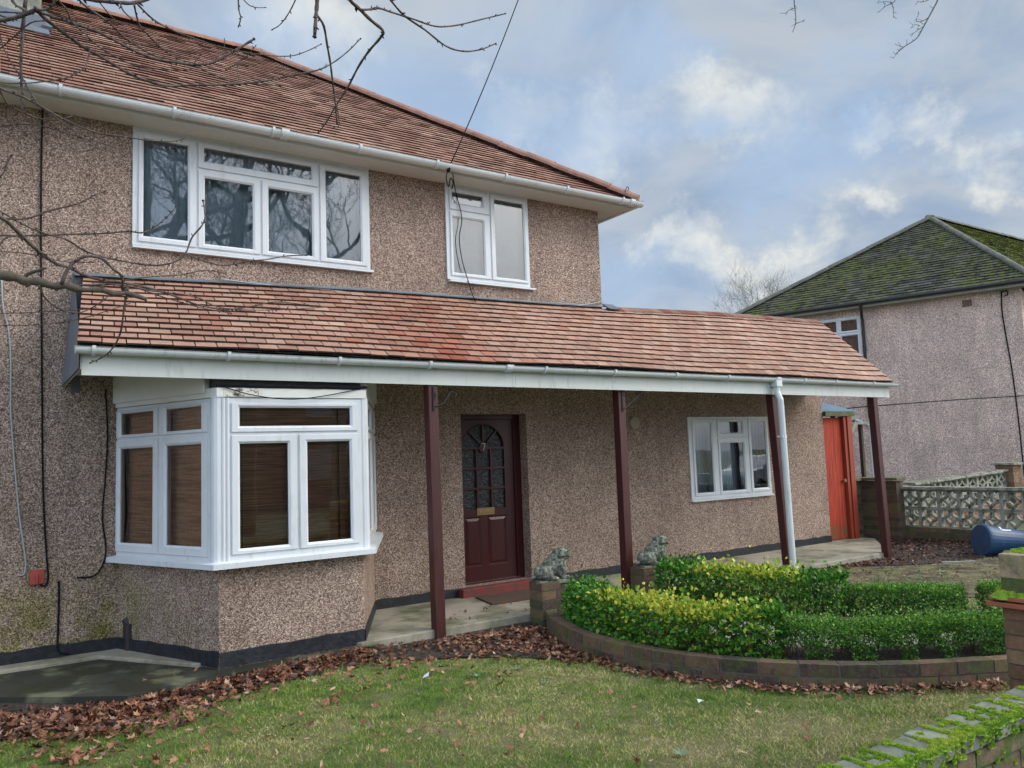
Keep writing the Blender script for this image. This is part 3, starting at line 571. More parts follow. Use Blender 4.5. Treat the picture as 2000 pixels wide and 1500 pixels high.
# side (hip end) tiles
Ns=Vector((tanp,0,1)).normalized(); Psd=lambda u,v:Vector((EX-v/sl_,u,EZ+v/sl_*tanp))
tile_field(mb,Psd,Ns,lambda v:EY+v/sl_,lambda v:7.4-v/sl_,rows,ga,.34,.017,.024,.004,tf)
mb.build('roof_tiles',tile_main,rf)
def ridge_run(a,b_,L=.42,r=.11,m=ridge_m,par=None,lift=.02,name='ridge_tile'):
    a=Vector(a);b_=Vector(b_);n=math.ceil((b_-a).length/L); d=(b_-a).normalized(); mb=MB()
    side=d.cross(Vector((0,0,1))).normalized(); upv=side.cross(d)
    for i in range(n):
        p=a+d*(i*L); q=a+d*((i+1)*L+.015); j=J(.006); r1=r*(1.0+.03); tn=(random.random(),random.random(),.5); V=[]
        for (c,rr) in ((p,r1),(q,r)):
            for t in np.linspace(-.15,pi+.15,9): V.append(c+side*cos(t)*rr+upv*(sin(t)*rr*.75+j+lift-.03))
        mb.add(V,[(k_,k_+1,9+k_+1,9+k_) for k_ in range(8)]+[tuple(range(9)),tuple(range(9,18))],tn)
        mb.tube([c_+upv*0 for c_ in (q-d*.012,q+d*.006)],r*.9,8,tone=(0,0,.5)) if False else None
    return mb.build(name,m,par)
ridge_run((EX+.04,EY-.04,EZ+.03),(hipx,RY,RZ+.03),par=rf); ridge_run((hipx,RY,RZ+.03),(-7.4,RY,RZ+.03),par=rf); 
# eaves
mb=MB(); mb.box((-7.5,EY+.03,ZS),(EX-.03,0.0,ZS+.012)); mb.box((XU+.001,0.001,ZS),(EX-.03,7.35,ZS+.012)); 
mb.build('soffit',fascia_m,house)
mb=MB(); mb.box((-7.5,EY+.012,ZS-.012),(EX-.012,EY+.032,EZ)); mb.box((EX-.032,EY+.033,ZS-.012),(EX-.012,7.35,EZ)); mb.build('fascia',fascia_m,house)
gutter(house,(-7.5,EY-.05,EZ-.012),(EX+.09,EY-.05,EZ-.012),.06,[2.2+q*.93 for q in range(14)],gutter_m,unions=[7.9,12.6])
gutter(house,(EX+.05,EY-.04,EZ-.014),(EX+.05,7.3,EZ-.014),.056,[1,2,3,4],gutter_m)
# chimney
mb=MB(); mb.box((-2.75,1.85,5.6),(-1.62,2.75,8.6)); ch=mb.build('chimney',mat('mossy_render',lambda nb:(C(nb,nb.mix(nb.mr(nb.noise(nb.pos,5,6,.7),.35,.65),(.16,.165,.13),(.34,.34,.29))),nb.bump(nb.noise(nb.pos,50,4),.5,.008))),rf)
mb=MB(); mb.add([(-2.78,1.843,6.52),(-1.57,1.843,6.52),(-1.57,1.845,6.72),(-2.78,1.845,6.72)],[(0,1,2,3)]); mb.obox((-2.17,1.72,6.48),(1,0,0),Vector((0,1,tanp)).normalized(),Nf,.62,.16,.012)
mb.obox((-1.56,2.25,6.90),(1,0,0),Vector((0,1,tanp)).normalized(),Nf,.045,.55,.02); mb.build('lead_flashing',lead,ch)
mb=MB(); mb.add([Pm(-2.12,.0)+Nf*.05,Pm(-2.02,.0)+Nf*.05,Pm(-2.02,2.3)+Nf*.05,Pm(-2.12,2.3)+Nf*.05,Pm(-2.12,.0),Pm(-2.02,0.),Pm(-2.02,2.3),Pm(-2.12,2.3)],[(0,1,2,3),(4,5,1,0),(5,6,2,1),(7,4,0,3)]); mb.build('party_verge',ridge_m,rf)
# ---------------- lean-to porch roof
def zt(x): return 3.385+.0275*(x+.95)+.012*sin(x*1.1)
def zb_(x): return 2.545-.0055*(x+1.5)+.008*sin(x*1.9+1)
YB=-1.5
def Pp(u,v): # u 0..1 along, v 0..1 up
    x=(-1.52+(9.17+1.52)*u)*(1-v)+(-1.345+(9.66+1.345)*u)*v; y=YB*(1-v)
    return Vector((x,y,zb_(x)*(1-v)+zt(x)*v))
Np=Vector((0,-.9,1.5)).normalized(); NT=64; RW=13
mb=MB(); V=[Pp(i/40,0)-Np*.012 for i in range(41)]+[Pp(i/40,1.)-Np*.012 for i in range(41)]; mb.add(V,[(i,i+1,42+i,41+i) for i in range(40)])
# back slope and flat roof behind over the extension
V=[(XU,.0,zt(XU)-.02),(9.66,0.,zt(9.66)-.02),(9.66,.5,3.4),(XU,.5,3.4)]; mb.add(V,[(0,1,2,3)]); mb.add([(XU,.5,3.4),(9.66,.5,3.4),(9.66,5.0,3.4),(XU,5.,3.4)],[(0,1,2,3)])
pr=mb.build('porch_roof',dark_under,house)
mb=MB(); red=lambda a,v:min(1,max(0,random.gauss(.60-.42*math.exp(-((a-.29)/.05)**2)*(1.2-v*.9)+.22*max(0,a-.3),.13)))
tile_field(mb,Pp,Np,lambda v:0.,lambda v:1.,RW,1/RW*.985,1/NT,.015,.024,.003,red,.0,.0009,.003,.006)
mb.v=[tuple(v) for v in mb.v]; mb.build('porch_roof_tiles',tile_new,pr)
ridge=MB()
for i in range(26):
    x0=XU+.12+i*.185; x1=x0+.178
    if x1>9.66: break
    for (y0,y1,zo) in ((-.11,.02,.02),): ridge.add([(x0,y0,zt(x0)-.055+.02),(x1,y0,zt(x1)-.055+.02),(x1,y1,zt(x1)+.035),(x0,y1,zt(x0)+.035),(x0,.14,zt(x0)-.02),(x1,.14,zt(x1)-.02),(x0,y0,zt(x0)-.075),(x1,y0,zt(x1)-.075)],[(0,1,2,3),(3,2,5,4),(6,7,1,0)],(random.random(),random.random(),.5))
ridge.build('porch_ridge_tile',tile_new,pr)
# flashing at wall
mb=MB(); V=[];NF=60
for i in range(NF+1):
    x=-1.42+(4.92+1.42)*i/NF; z=zt(x); V+=[(x,-.006,z+.045+J(.004)),(x,-.012,z+.032),(x,-.055-J(.012),z+.008)]
mb.add(V,[f for i in range(NF) for f in ((3*i+1,3*i+4,3*i+3,3*i),(3*i+2,3*i+5,3*i+4,3*i+1))]); mb.build('lead_flashing',lead,pr)
mb=MB(); mb.obox((4.98,-.05,zt(4.98)+.02),(1,0,0),Vector((0,1,.6)).normalized(),Np,.10,.09,.006); mb.build('lead_saddle',lead,pr)
# porch fascia + soffit + left cheek
mb=MB(); segs=[(-1.48,2.45),(2.453,3.75),(3.753,6.5),(6.503,8.62),(8.623,9.21)]
for a,b_ in segs: mb.add([(a,-1.40,2.315-.005*(a+1.5)),(b_,-1.40,2.315-.005*(b_+1.5)),(b_,-1.40,2.49-.005*(b_+1.5)),(a,-1.40,2.49-.005*(a+1.5)),(a,-1.375,2.315-.005*(a+1.5)),(b_,-1.375,2.315-.005*(b_+1.5)),(b_,-1.375,2.49-.005*(b_+1.5)),(a,-1.375,2.49-.005*(a+1.5))],[(0,1,2,3),(4,0,3,7),(1,5,6,2),(5,4,7,6),(4,5,1,0)])
mb.box((-1.49,-1.396,2.36),(-1.478,-.001,2.50)); mb.box((9.21,-1.396,2.262),(9.222,-1.25,2.44)); mb.build('porch_fascia',fascia_m,house)
mb=MB(); mb.box((-1.47,-1.37,2.455),(9.2,-.001,2.465)); mb.build('porch_ceiling',fascia_m,house)
mb=MB(); mb.add([(-1.505,-1.45,2.36),(-1.505,-.002,2.36),(-1.42,-.002,3.41),(-1.50,-1.46,2.58)],[(0,1,2,3),(3,2,1,0)]); mb.add([(-1.43,-.01,2.30),(-1.36,-.01,2.30),(-1.36,-.01,3.40),(-1.43,-.01,3.40)],[(0,1,2,3)]); mb.build('porch_end_cheek',lead,house)
gutter(house,(-1.53,-1.462,2.515),(9.31,-1.462,2.462),.047,[.12,1.1,2.05,2.95,4.3,5.25,6.2,7.1,8.6,9.3,10.2],gutter_m,unions=[3.85,8.05])
# downpipe
mb=MB(); q=[(6.52,-1.462,2.46),(6.52,-1.462,2.30),(6.53,-1.50,2.2),(6.62,-1.46,.04),(6.62,-1.50,-.0)]
mb.obox((6.52,-1.462,2.42),(1,0,0),(0,1,0),(0,0,1),.055,.052,.05); mb.tube(q,.041,12); 
for z in (1.72,.05): mb.obox((6.62-(z/2.3)*.1,-1.48,z),(1,0,0),(0,1,0),(0,0,1),.045,.04,.012); mb.obox((6.54,-1.46,z),(1,0,0),(0,1,0),(0,0,1),.06,.008,.008)
mb.build('downpipe',gutter_m,house,smooth=False)
# posts
for (xb,yb,xt_,yt,lab) in ((1.52,-1.33,1.50,-1.33,None),(3.93,-1.30,3.93,-1.30,None),(6.73,-1.30,6.60,-1.30,None),(8.90,-1.36,8.87,-1.33,None)):
    mb=MB(); h=.052; hh=.052; z0=-.085 if xb<2 else -.0
    if xb>8: z0=-.09
    mb.add([(xb-h,yb-hh,z0),(xb+h,yb-hh,z0),(xb+h,yb+hh,z0),(xb-h,yb+hh,z0),(xt_-h,yt-hh,2.455),(xt_+h,yt-hh,2.455),(xt_+h,yt+hh,2.455),(xt_-h,yt+hh,2.455)],[(0,3,2,1),(4,5,6,7),(0,1,5,4),(1,2,6,5),(2,3,7,6),(3,0,4,7)])
    p_=mb.build('porch_post',post_m,house,bevel=.006)
    if xb<5:
        # wrought-iron hanging basket bracket
        k=MB(); x=xt_; y=yt-hh-.004
        k.tube([(x+.0,y,2.28),(x+.0,y,2.05)],.010,6)
        if xb<2:
            k.tube(spline([(x,y,2.24),(x+.02,y-.01,2.2),(x,y,2.15)],4),.006,6); k.tube(spline([(x,y,2.09),(x+.10,y-.0,2.12),(x+.16,y-.0,2.19),(x+.20,y-.0,2.235),(x+.25,y,2.22),(x+.24,y,2.19)],5),.009,6)
        else:
            k.tube(spline([(x+.02,y,2.08),(x+.14,y,2.15),(x+.25,y,2.23),(x+.29,y,2.25),(x+.28,y,2.28)],5),.009,6); k.tube(spline([(x,y,2.235),(x+.08,y,2.235),(x+.12,y,2.25)],4),.006,6); k.tube([(x+.24,y,2.24),(x+.22,y,2.26)],.006,6)
        k.build('hanging_bracket',iron,p_)
mb=MB(); vc=at_y(1238,826,0); mb.tube([(vc.x,-.0,vc.z),(vc.x,-.03,vc.z)],.085,24); mb.build('round_vent_cover',mat('buff_disc',simple((.33,.29,.24),.8)),house)
# door
door=MB(); yd=.17
def dbox(x0,x1,z0,z1,y0,y1): door.box((x0,y0,z0),(x1,y1,z1))
fx0,fx1=2.60,3.54
frm=MB(); frm.box((fx0,yd-.02,.1),(fx0+.055,yd+.06,2.11)); frm.box((fx1-.10,yd-.02,.1),(fx1,yd+.06,2.11)); frm.box((fx0+.056,yd-.02,2.05),(fx1-.101,yd+.06,2.11)); frm.box((fx0+.056,yd-.05,.10),(fx1-.101,yd+.06,.125))
lx0,lx1,lz0,lz1=2.66,3.435,.128,2.045
gx0,gx1,gz0,gz1=2.705,3.305,.97,1.99; cx=(gx0+gx1)/2; ar=(gx1-gx0)/2; az=1.70
# leaf as front sheet with arched opening: polygons
def leafpoly():
    N=24; arc=[(cx+ar*cos(t),az+ (gz1-az)*sin(t)) for t in np.linspace(0,pi,N+1)]
    y=yd; V=[];F=[]
    top=[(lx1+(lx0-lx1)*i/N,lz1) for i in range(N+1)]
    V+=[(x,y,z) for x,z in arc]+[(x,y,z) for x,z in top]; F+=[(i,N+1+i,N+2+i,i+1) for i in range(N)]
    door.add(V,F)
    door.quad((gx1,y,gz0),(lx1,y,gz0),(lx1,y,lz1),(gx1,y,az)); door.quad((lx0,y,gz0),(gx0,y,gz0),(gx0,y,az),(lx0,y,lz1))
    pan=[(lx0+.055,2.945,.29,.88),(3.035,lx1-.11,.29,.88)]
    S=sorted({lx0,lx1,*[p[0] for p in pan],*[p[1] for p in pan]}); Z_=[lz0,.29,.88,gz0]
    for a,b_ in zip(S,S[1:]):
        for c,e in zip(Z_,Z_[1:]):
            if any(p[0]<=a and b_<=p[1] and p[2]<=c and e<=p[3] for p in pan): continue
            door.quad((a,y,c),(b_,y,c),(b_,y,e),(a,y,e))
    for (a,b_,c,e) in pan:
        o1=[(a,c),(b_,c),(b_,e),(a,e)]; i1=[(a+.02,c+.02),(b_-.02,c+.02),(b_-.02,e-.02),(a+.02,e-.02)]; i2=[(a+.05,c+.05),(b_-.05,c+.05),(b_-.05,e-.05),(a+.05,e-.05)]
        for i in range(4):
            j=(i+1)%4; door.quad((o1[i][0],y,o1[i][1]),(o1[j][0],y,o1[j][1]),(i1[j][0],y+.016,i1[j][1]),(i1[i][0],y+.016,i1[i][1])); door.quad((i1[i][0],y+.016,i1[i][1]),(i1[j][0],y+.016,i1[j][1]),(i2[j][0],y+.004,i2[j][1]),(i2[i][0],y+.004,i2[i][1]))
        door.quad(*[(p[0],y+.004,p[1]) for p in i2])
    # muntins
    for x in (2.905,3.11): dbox(x-.012,x+.012,gz0,az-.012,y-.004,y+.03)
    for z in (1.215,1.457): 
        for (a,b_) in ((gx0,2.892),(2.918,3.097),(3.123,gx1)): dbox(a,b_,z-.012,z+.012,y-.003,y+.03)
    dbox(gx0,gx1,az-.012,az+.012,y-.005,y+.03)
    for t in (R(48),R(90),R(132)):
        a=Vector((cx,0,az+.01)); e=Vector((cx+ar*cos(t),0,az+(gz1-az)*sin(t))); d=(e-a).normalized(); door.obox((a+e)/2+Vector((0,y+.012,0))+d*.04,d,Vector((0,1,0)),d.cross(Vector((0,1,0))),(e-a).length/2-.04,.016,.010)
    door.tube([(cx,y-.006,az+.005),(cx,y+.03,az+.005)],.06,18)
    # arch rim
    arcp=[(cx+ar*cos(t),y+.002,az+(gz1-az)*sin(t)) for t in np.linspace(0,pi,25)]; door.tube(arcp,.009,6)
leafpoly()
frame_o=frm.build('door_frame',maroon,house,bevel=.003)
do=door.build('door',maroon,house)
mb=MB(); mb.quad((gx0-.01,yd+.022,gz0-.01),(gx1+.01,yd+.022,gz0-.01),(gx1+.01,yd+.022,gz1+.005),(gx0-.01,yd+.022,gz1+.005)); mb.build('door_glass',glass_door,do)
mb=MB(); mb.box((2.885,yd-.008,.895),(3.135,yd,.98)); mb.box((2.91,yd-.014,.918),(3.11,yd-.008,.957)); mb.build('letterbox',brass,do,bevel=.003)
mb=MB(); mb.box((cx-.028,yd-.014,az+.052),(cx+.026,yd-.007,az+.062)); mb.obox((cx+.008,yd-.0105,az+.012),Vector((.35,0,1)).normalized(),(0,1,0),Vector((1,0,-.35)).normalized(),.044,.0035,.0055); mb.build('house_number',mat('pale_number',simple((.6,.58,.5),.5)),do)
mb=MB(); mb.box((2.50,-.115,-.02),(3.60,.22,.098)); mb.build('doorstep',redpaint,house,bevel=.012)
mb=MB(); mb.add([(2.52,-.70,.004),(3.55,-.74,.004),(3.58,-.20,.004),(2.62,-.18,.004),(2.52,-.70,.018),(3.55,-.74,.018),(3.58,-.20,.018),(2.62,-.18,.018)],[(4,5,6,7),(0,1,5,4),(1,2,6,5),(2,3,7,6),(3,0,4,7)]); tag(mb.build('doormat',coir),'dark brown doormat in front of the red doorstep','doormat')
# services on left wall
def wallcable(name,pxs,y,r,m,label,n=5):
    mb=MB(); mb.tube(spline([at_y(px,py,y) for px,py in pxs],n),r,6); return tag(mb.build(name,m,None,smooth=True),label,'cable')
wallcable('cable',[(84,195),(81,300),(80,450),(81,600),(82,760),(83,900),(86,1000),(91,1085),(94,1125),(90,1143),(78,1143)],-.012,.008,cable_b,'black cable running straight down the left wall to the red box')
wallcable('cable',[(3,545),(6,600),(16,640),(21,700),(21,800),(28,900),(37,1000),(45,1060),(50,1100),(46,1122),(32,1123)],-.012,.007,cable_g,'pale grey cable at the far left of the wall')
wallcable('cable',[(206,760),(210,850),(206,930),(200,1010),(207,1070),(200,1105),(182,1125),(150,1128)],-.012,.007,cable_b,'thin black cable curling beside the left edge of the bay')
wallcable('cable',[(115,1135),(115,1180),(113,1240),(113,1268),(120,1276),(135,1277)],-.014,.009,cable_b,'short black cable dropping to the paving by the plinth')
mb=MB(); a=at_y(58,1114,0); b_=at_y(86,1139,0); mb.box((a.x,-.03,b_.z),(b_.x,0,a.z)); mb.tube([((a.x+b_.x)/2,-.034,a.z-.03),((a.x+b_.x)/2,-.034,b_.z)],.012,8); mb.build('wall_box',mat('terracotta_box',simple((.35,.06,.04),.7,.3,14,.4)),house,bevel=.004)
mb=MB(); a=at_y(253,1284,-.14); mb.tube([(a.x,-.14,-.03),(a.x,-.14,.13)],.042,14); mb.tube([(a.x,-.14,.10),(a.x,-.14,.23)],.054,14); mb.tube([(a.x,-.12,.22),(a.x-.03,-.10,.27)],.038,10); mb.build('waste_pipe',mat('brown_plastic',simple((.028,.02,.022),.4)),house)
wallcable('cable',[(430,545),(520,556),(640,566),(760,582),(880,596),(1000,601),(1080,602),(1150,594),(1182,587)],-.03,.007,cable_g,'pale cable lying along the porch roof flashing')
# overhead phone line
mb=MB(); e0=at_y(878,325,-.42); e1=at_d(1012,0,10.5); d=(e1-e0); mb.tube([e0+d*t-Vector((0,0,.25*4*t*(1-t)*.2)) for t in np.linspace(0,2.2,16)],.0065,6)
a=e0; mb.tube(spline([a,a+Vector((-.03,0,-.07)),a+Vector((-.06,-.02,-.16)),a+Vector((-.02,0,-.24)),a+Vector((.02,.02,-.13)),a+Vector((.07,.05,-.16)),a+Vector((.08,.1,-.22))],5),.007,6); mb.tube([a+Vector((.01,0,.03)),a+Vector((-.02,0,-.06))],.022,8)
c_=[at_y(px,py,y) for px,py,y in ((884,338,-.38),(890,375,-.08),(902,425,-.06),(897,465,-.06),(903,510,-.06),(918,560,-.06),(928,588,-.10),(942,612,-.25))]
mb.tube(spline(c_,5),.006,6); tag(mb.build('phone_line',cable_b,None,smooth=True),'thin black phone line rising from the gutter into the sky','phone line')
mb=MB(); a=at_y(1222,371,-.35); mb.tube(spline([a,a+Vector((.03,0,.05)),a+Vector((.06,0,.03)),a+Vector((.04,0,0))],5),.006,6); mb.tube([a,a-Vector((.03,0,.12))],.006,6); mb.build('hip_iron',iron,rf)

# ------------------------------------------------------------------ side gate, canopy
gate=empty('side_gate',(9.9,.05,0),'tall red-orange timber side gate at the end of the porch','gate')
mb=MB(); nb_=5; x0,x1=9.585,10.08
for i in range(nb_):
    a=x0+(x1-x0)*i/nb_; mb.box((a+.0015,.03+J(.002),.02),(a+(x1-x0)/nb_-.0015,.06,2.04))
mb.build('gate_leaf',redgate,gate,bevel=.002)
mb=MB(); mb.box((10.09,-.03,0),(10.16,.08,2.06)); mb.box((10.17,-.05,-.02),(10.29,.10,2.06)); mb.build('gate_post',mat('red_gate_post',stainwood((.22,.03,.015),(.34,.055,.025),.6)),gate)
mb=MB(); mb.tube([(10.03,.03,.98),(10.03,-.01,.98)],.02,12); mb.tube([(10.03,-.01,.98),(10.03,-.03,.98)],.03,12); mb.build('handle',brass,gate)
mb=MB(); mb.box((9.565,-.06,2.065),(10.35,.1,2.14)); mb.build('lintel',mossplank,gate)
cn=empty('side_canopy',(10.3,.6,0),'small blue-grey lean-to canopy roof behind the red side gate','canopy')
mb=MB(); mb.add([(9.6,.12,2.13),(10.75,.12,2.13),(10.95,.9,2.32),(9.6,.9,2.32),(9.6,.12,2.16),(10.75,.12,2.16),(10.95,.9,2.36),(9.6,.9,2.36)],[(0,3,2,1),(4,5,6,7),(0,1,5,4),(1,2,6,5)]); mb.build('roof_sheet',tileshed,cn)
mb=MB(); mb.box((10.35,.15,2.02),(10.8,.19,2.10)); mb.box((10.3,.2,1.93),(11.2,.27,1.97)); mb.obox((10.62,.22,1.78),Vector((1,0,1)).normalized(),(0,1,0),Vector((1,0,-1)).normalized(),.27,.03,.045); mb.build('bracket_timber',timber_g,cn)
mb=MB(); mb.box((10.3,.30,0),(10.36,.36,2.1)); mb.box((11.1,.30,-.1),(11.16,.36,1.95)); mb.build('canopy_post',mat('brown_timber',simple((.06,.04,.03),.9)),cn)

# brick wall helper ---------------------------------------------------------
def bricks(mb,mo,path,z0,courses,t,Lb=.215,hb=.065,jo=.010,topj=.003,headers=False):
    P=[Vector((p[0],p[1],0)) for p in path]; seg=[0]
    for a,b_ in zip(P,P[1:]): seg.append(seg[-1]+(b_-a).length)
    def pt(s):
        s=max(0,min(seg[-1]-1e-6,s))
        for i in range(len(P)-1):
            if s<=seg[i+1]: k=(s-seg[i])/(seg[i+1]-seg[i]); return P[i].lerp(P[i+1],k),(P[i+1]-P[i]).normalized()
    for c in range(courses):
        z=z0+c*(hb+jo); s=-(c%2)*(Lb+jo)/2
        while s<seg[-1]:
            a=max(0,s); b_=min(seg[-1],s+Lb)
            if b_-a>.03:
                p,_=pt(a+.0001); q,_=pt(b_-.0001); d=(q-p).normalized(); n=Vector((d.y,-d.x,0)); cc=(p+q)/2
                mb.obox(cc+Vector((0,0,z+hb/2))+n*J(.002),d,n,(0,0,1),(q-p).length/2,t/2,hb/2,(random.random(),random.random(),.5),jit=.0025)
            s+=Lb+jo
    # mortar core
    n_=max(2,int(seg[-1]/.1)); V=[];H=courses*(hb+jo)-jo-.004
    for i in range(n_+1):
        p,d=pt(seg[-1]*i/n_); n=Vector((d.y,-d.x,0)); w_=t/2-.007
        V+=[p+n*w_+Vector((0,0,z0-.03)),p+n*w_+Vector((0,0,z0+H)),p-n*w_+Vector((0,0,z0+H)),p-n*w_+Vector((0,0,z0-.03))]
    mo.add(V,[f for i in range(n_) for f in ((4*i,4*i+4,4*i+5,4*i+1),(4*i+1,4*i+5,4*i+6,4*i+2),(4*i+2,4*i+6,4*i+7,4*i+3))]+[(0,1,2,3),tuple(4*n_+k_ for k_ in (3,2,1,0))])
def pier(mb,mo,x0,x1,y0,y1,z0,courses,hb=.065,jo=.01):
    for c in range(courses):
        z=z0+c*(hb+jo)
        xa=x0+(x1-x0)*(.5 if c%2 else .66)
        mb.box((x0,y0,z),(xa-.005,y1,z+hb),(random.random(),random.random(),.5)); mb.box((xa+.005,y0+.001,z),(x1,y1-.001,z+hb),(random.random(),random.random(),.5))
    mo.box((x0+.006,y0+.006,z0-.05),(x1-.006,y1-.006,z0+courses*(hb+jo)-jo-.003))
# planter wall (curved) ------------------------------------------------------
WP=[(2.62,-1.62),(2.42,-1.95),(2.26,-2.4),(2.19,-2.95),(2.25,-3.5),(2.44,-4.0),(2.72,-4.43),(3.06,-4.76),(3.49,-5.05),(3.9,-5.28),(4.35,-5.48)]
WPs=[(p.x,p.y) for p in spline([(x,y,0) for x,y in WP],5)]
def offset(path,o_):
    out=[]
    for i,p in enumerate(path):
        a=Vector(path[max(i-1,0)]);c=Vector(path[min(i+1,len(path)-1)]); d=(c-a).normalized(); out.append((p[0]+(-d.y)*o_,p[1]+d.x*o_))
    return out
pw=empty('planter_wall',(2.3,-3.2,GZ),'low curved dark brick planter wall along the lawn with an end pier','wall')
mb=MB();mo=MB(); bricks(mb,mo,WPs,GZ-.01,2,.11,.25,.084,.012); pier(mb,mo,2.495,2.85,-1.66,-1.44,GZ,5,.077,.011)
mb.build('brickwork',brick_d,pw); mo.build('mortar',mortar,pw)
KP=offset(WPs[4:],.62)
kb=empty('kerb_wall',(3.,-3.5,GZ),'low brick kerb on the inner side of the near hedge','kerb')
mb=MB();mo=MB(); bricks(mb,mo,KP,GZ+.055,1,.1); mb.build('brickwork',brick_d,kb); mo.build('mortar',mortar,kb)
H2=[(3.98,-1.62),(3.95,-2.0),(3.98,-2.5),(4.1,-3.0),(4.32,-3.45),(4.68,-3.9),(5.1,-4.28),(5.55,-4.6),(6.0,-4.9)]
H2s=[(p.x,p.y) for p in spline([(x,y,0) for x,y in H2],5)]
fw_=empty('planter_wall',(4.,-2.5,GZ),'dark brick planter wall and pier on the far side of the path','wall')
mb=MB();mo=MB(); bricks(mb,mo,offset(H2s,-.28),GZ,2,.1,.25,.08); pier(mb,mo,3.84,4.20,-1.67,-1.45,GZ,5,.077,.011); mb.build('brickwork',brick_d,fw_); mo.build('mortar',mortar,fw_)
# path between
ka=offset(WPs[2:],.70); kc=offset(H2s,-.36); mb=MB(); n_=min(len(ka),len(kc)); 
ia=[ka[int(i*(len(ka)-1)/(n_-1))] for i in range(n_)]; ic=[kc[int(i*(len(kc)-1)/(n_-1))] for i in range(n_)]
mb.add([(x,y,.022) for x,y in ia]+[(x,y,.022) for x,y in ic],[(i,i+1,n_+i+1,n_+i) for i in range(n_-1)]); tag(mb.build('garden_path',lightpave),'pale paved path curving between the two hedges','path',kind='structure')
# planter soil
mb=MB(); a=offset(WPs,.05); c=offset(WPs,.60); n_=len(a); mb.add([(x,y,.05) for x,y in a]+[(x,y,.04) for x,y in c],[(i,i+1,n_+i+1,n_+i) for i in range(n_-1)]); tag(mb.build('planter_soil',soil),'soil under the near hedge','soil',kind='structure')
mb=MB(); a=offset(H2s,-.24); c=offset(H2s,.5); n_=len(a); mb.add([(x,y,.02) for x,y in a]+[(x,y,.02) for x,y in c],[(i,i+1,n_+i+1,n_+i) for i in range(n_-1)]); tag(mb.build('planter_soil',soil),'soil under the far hedge','soil',kind='structure')

# ------------------------------------------------------------------ hedges
def hedge(name,path,s0,s1,z0,ztop,half,n,size,m,label,toneA,gap=0.,stems=14,group=None,ragged=.04):
    P=np.array(path); seg=np.r_[0,np.cumsum(np.linalg.norm(np.diff(P,axis=0),axis=1))]; L=seg[-1]; a=s0*L;b_=s1*L
    r=np.random.default_rng(int(n+size*1e5))
    s=r.uniform(a,b_,n)
    # box-like shell with bias to surface
    u=r.uniform(-1,1,n); h=r.uniform(0,1,n); side=r.random(n)
    shell=r.random(n)<.85; d_=1-np.abs(r.normal(0,.10,n))
    ontop=side<.36
    u=np.where(shell&~ontop,np.sign(u)*d_,u); h=np.where(shell&ontop,d_,h)
    # clumps: low frequency displacement
    def fl(x,ph): return sum(np.sin(x*f+ph*k)/k for k,f in ((1,5.1),(2,11.3),(3,23.)))
    topz=ztop if not callable(ztop) else ztop(s/L)
    lump=.5*fl(s,1.3)+.5*fl(s+u*.4,4.1)
    hz=z0+gap*(1-.0)*(np.where(np.sin(s*21)+.4*np.sin(s*47)>.1,.25,1.)) ; z=hz+(topz-hz)*h+lump*ragged*.35*h
    rnd=1-.25*np.maximum(0,h-.75)/.25
    w_=half*rnd*(1+.14*fl(s*1.3+h*4,2.2))
    base=np.stack([np.interp(s,seg,P[:,0]),np.interp(s,seg,P[:,1])],1); dx=np.interp(s+.02,seg,P[:,0])-np.interp(s-.02,seg,P[:,0]); dy=np.interp(s+.02,seg,P[:,1])-np.interp(s-.02,seg,P[:,1]); ln=np.hypot(dx,dy)+1e-9; dx/=ln;dy/=ln
    # round off ends
    e=np.minimum(s-a,b_-s); ew=np.clip(e/.12,0.25,1)**.5
    x=base[:,0]+(-dy)*u*w_*ew; y=base[:,1]+dx*u*w_*ew
    z=z+np.where(ontop,r.exponential(ragged*.35,n),0)
    # outward direction
    ou=np.stack([-dy*u*1.2,dx*u*1.2,np.where(ontop,1.1,h-.3)],1)+r.normal(0,.55,(n,3)); ou/=np.linalg.norm(ou,axis=1)[:,None]
    q=r.normal(0,1,(n,3)); t=np.cross(ou,q); t/=np.linalg.norm(t,axis=1)[:,None]+1e-9
    nn=np.cross(ou,t); ou2=ou*.75+nn*r.uniform(-.6,.6,(n,1))
    sz=size*r.uniform(.65,1.35,n)[:,None]; c=np.stack([x,y,z],1)
    # each leaf: 6-vertex folded lozenge (2 quads)
    A=c; B=c+ou2*sz*.5+t*sz*.34+nn*sz*.10; D=c+ou2*sz*.5-t*sz*.34+nn*sz*.10; Mid=c+ou2*sz*.55-nn*sz*.04; T=c+ou2*sz*1.1
    V=np.stack([A,B,Mid,D,T],1).reshape(-1,3); i0=np.arange(n)*5
    F=np.stack([np.stack([i0,i0+1,i0+4,i0+2],1),np.stack([i0,i0+2,i0+4,i0+3],1)],1).reshape(-1,4)
    tn=toneA(s/L,u,h,r,ontop); tn=np.clip(tn+.07*fl(s*3+h*9,.7)*.5,0,1)
    root=empty(name,(float(P[len(P)//2][0]),float(P[len(P)//2][1]),z0),label,'hedge',group)
    npmesh('foliage',V,F,np.repeat(tn,5),m,root)
    mb=MB()
    for i in range(stems):
        ss=a+(b_-a)*(i+.5)/stems+J(.03); bx,by=np.interp(ss,seg,P[:,0]),np.interp(ss,seg,P[:,1])
        for k in range(7):
            e_=Vector((bx+J(half*.9),by+J(half*.9),z0+(float(np.max(topz))-z0)*random.uniform(.55,.85))); p0=Vector((bx+J(.02),by+J(.02),z0-.03)); m1=p0.lerp(e_,.5)+Vector((J(.03),J(.03),.0)); mb.tube([p0,m1,e_],[.006,.004,.002],4,False)
    mb.build('stems',twig_m,root); return root
N1=offset(WPs,.30)
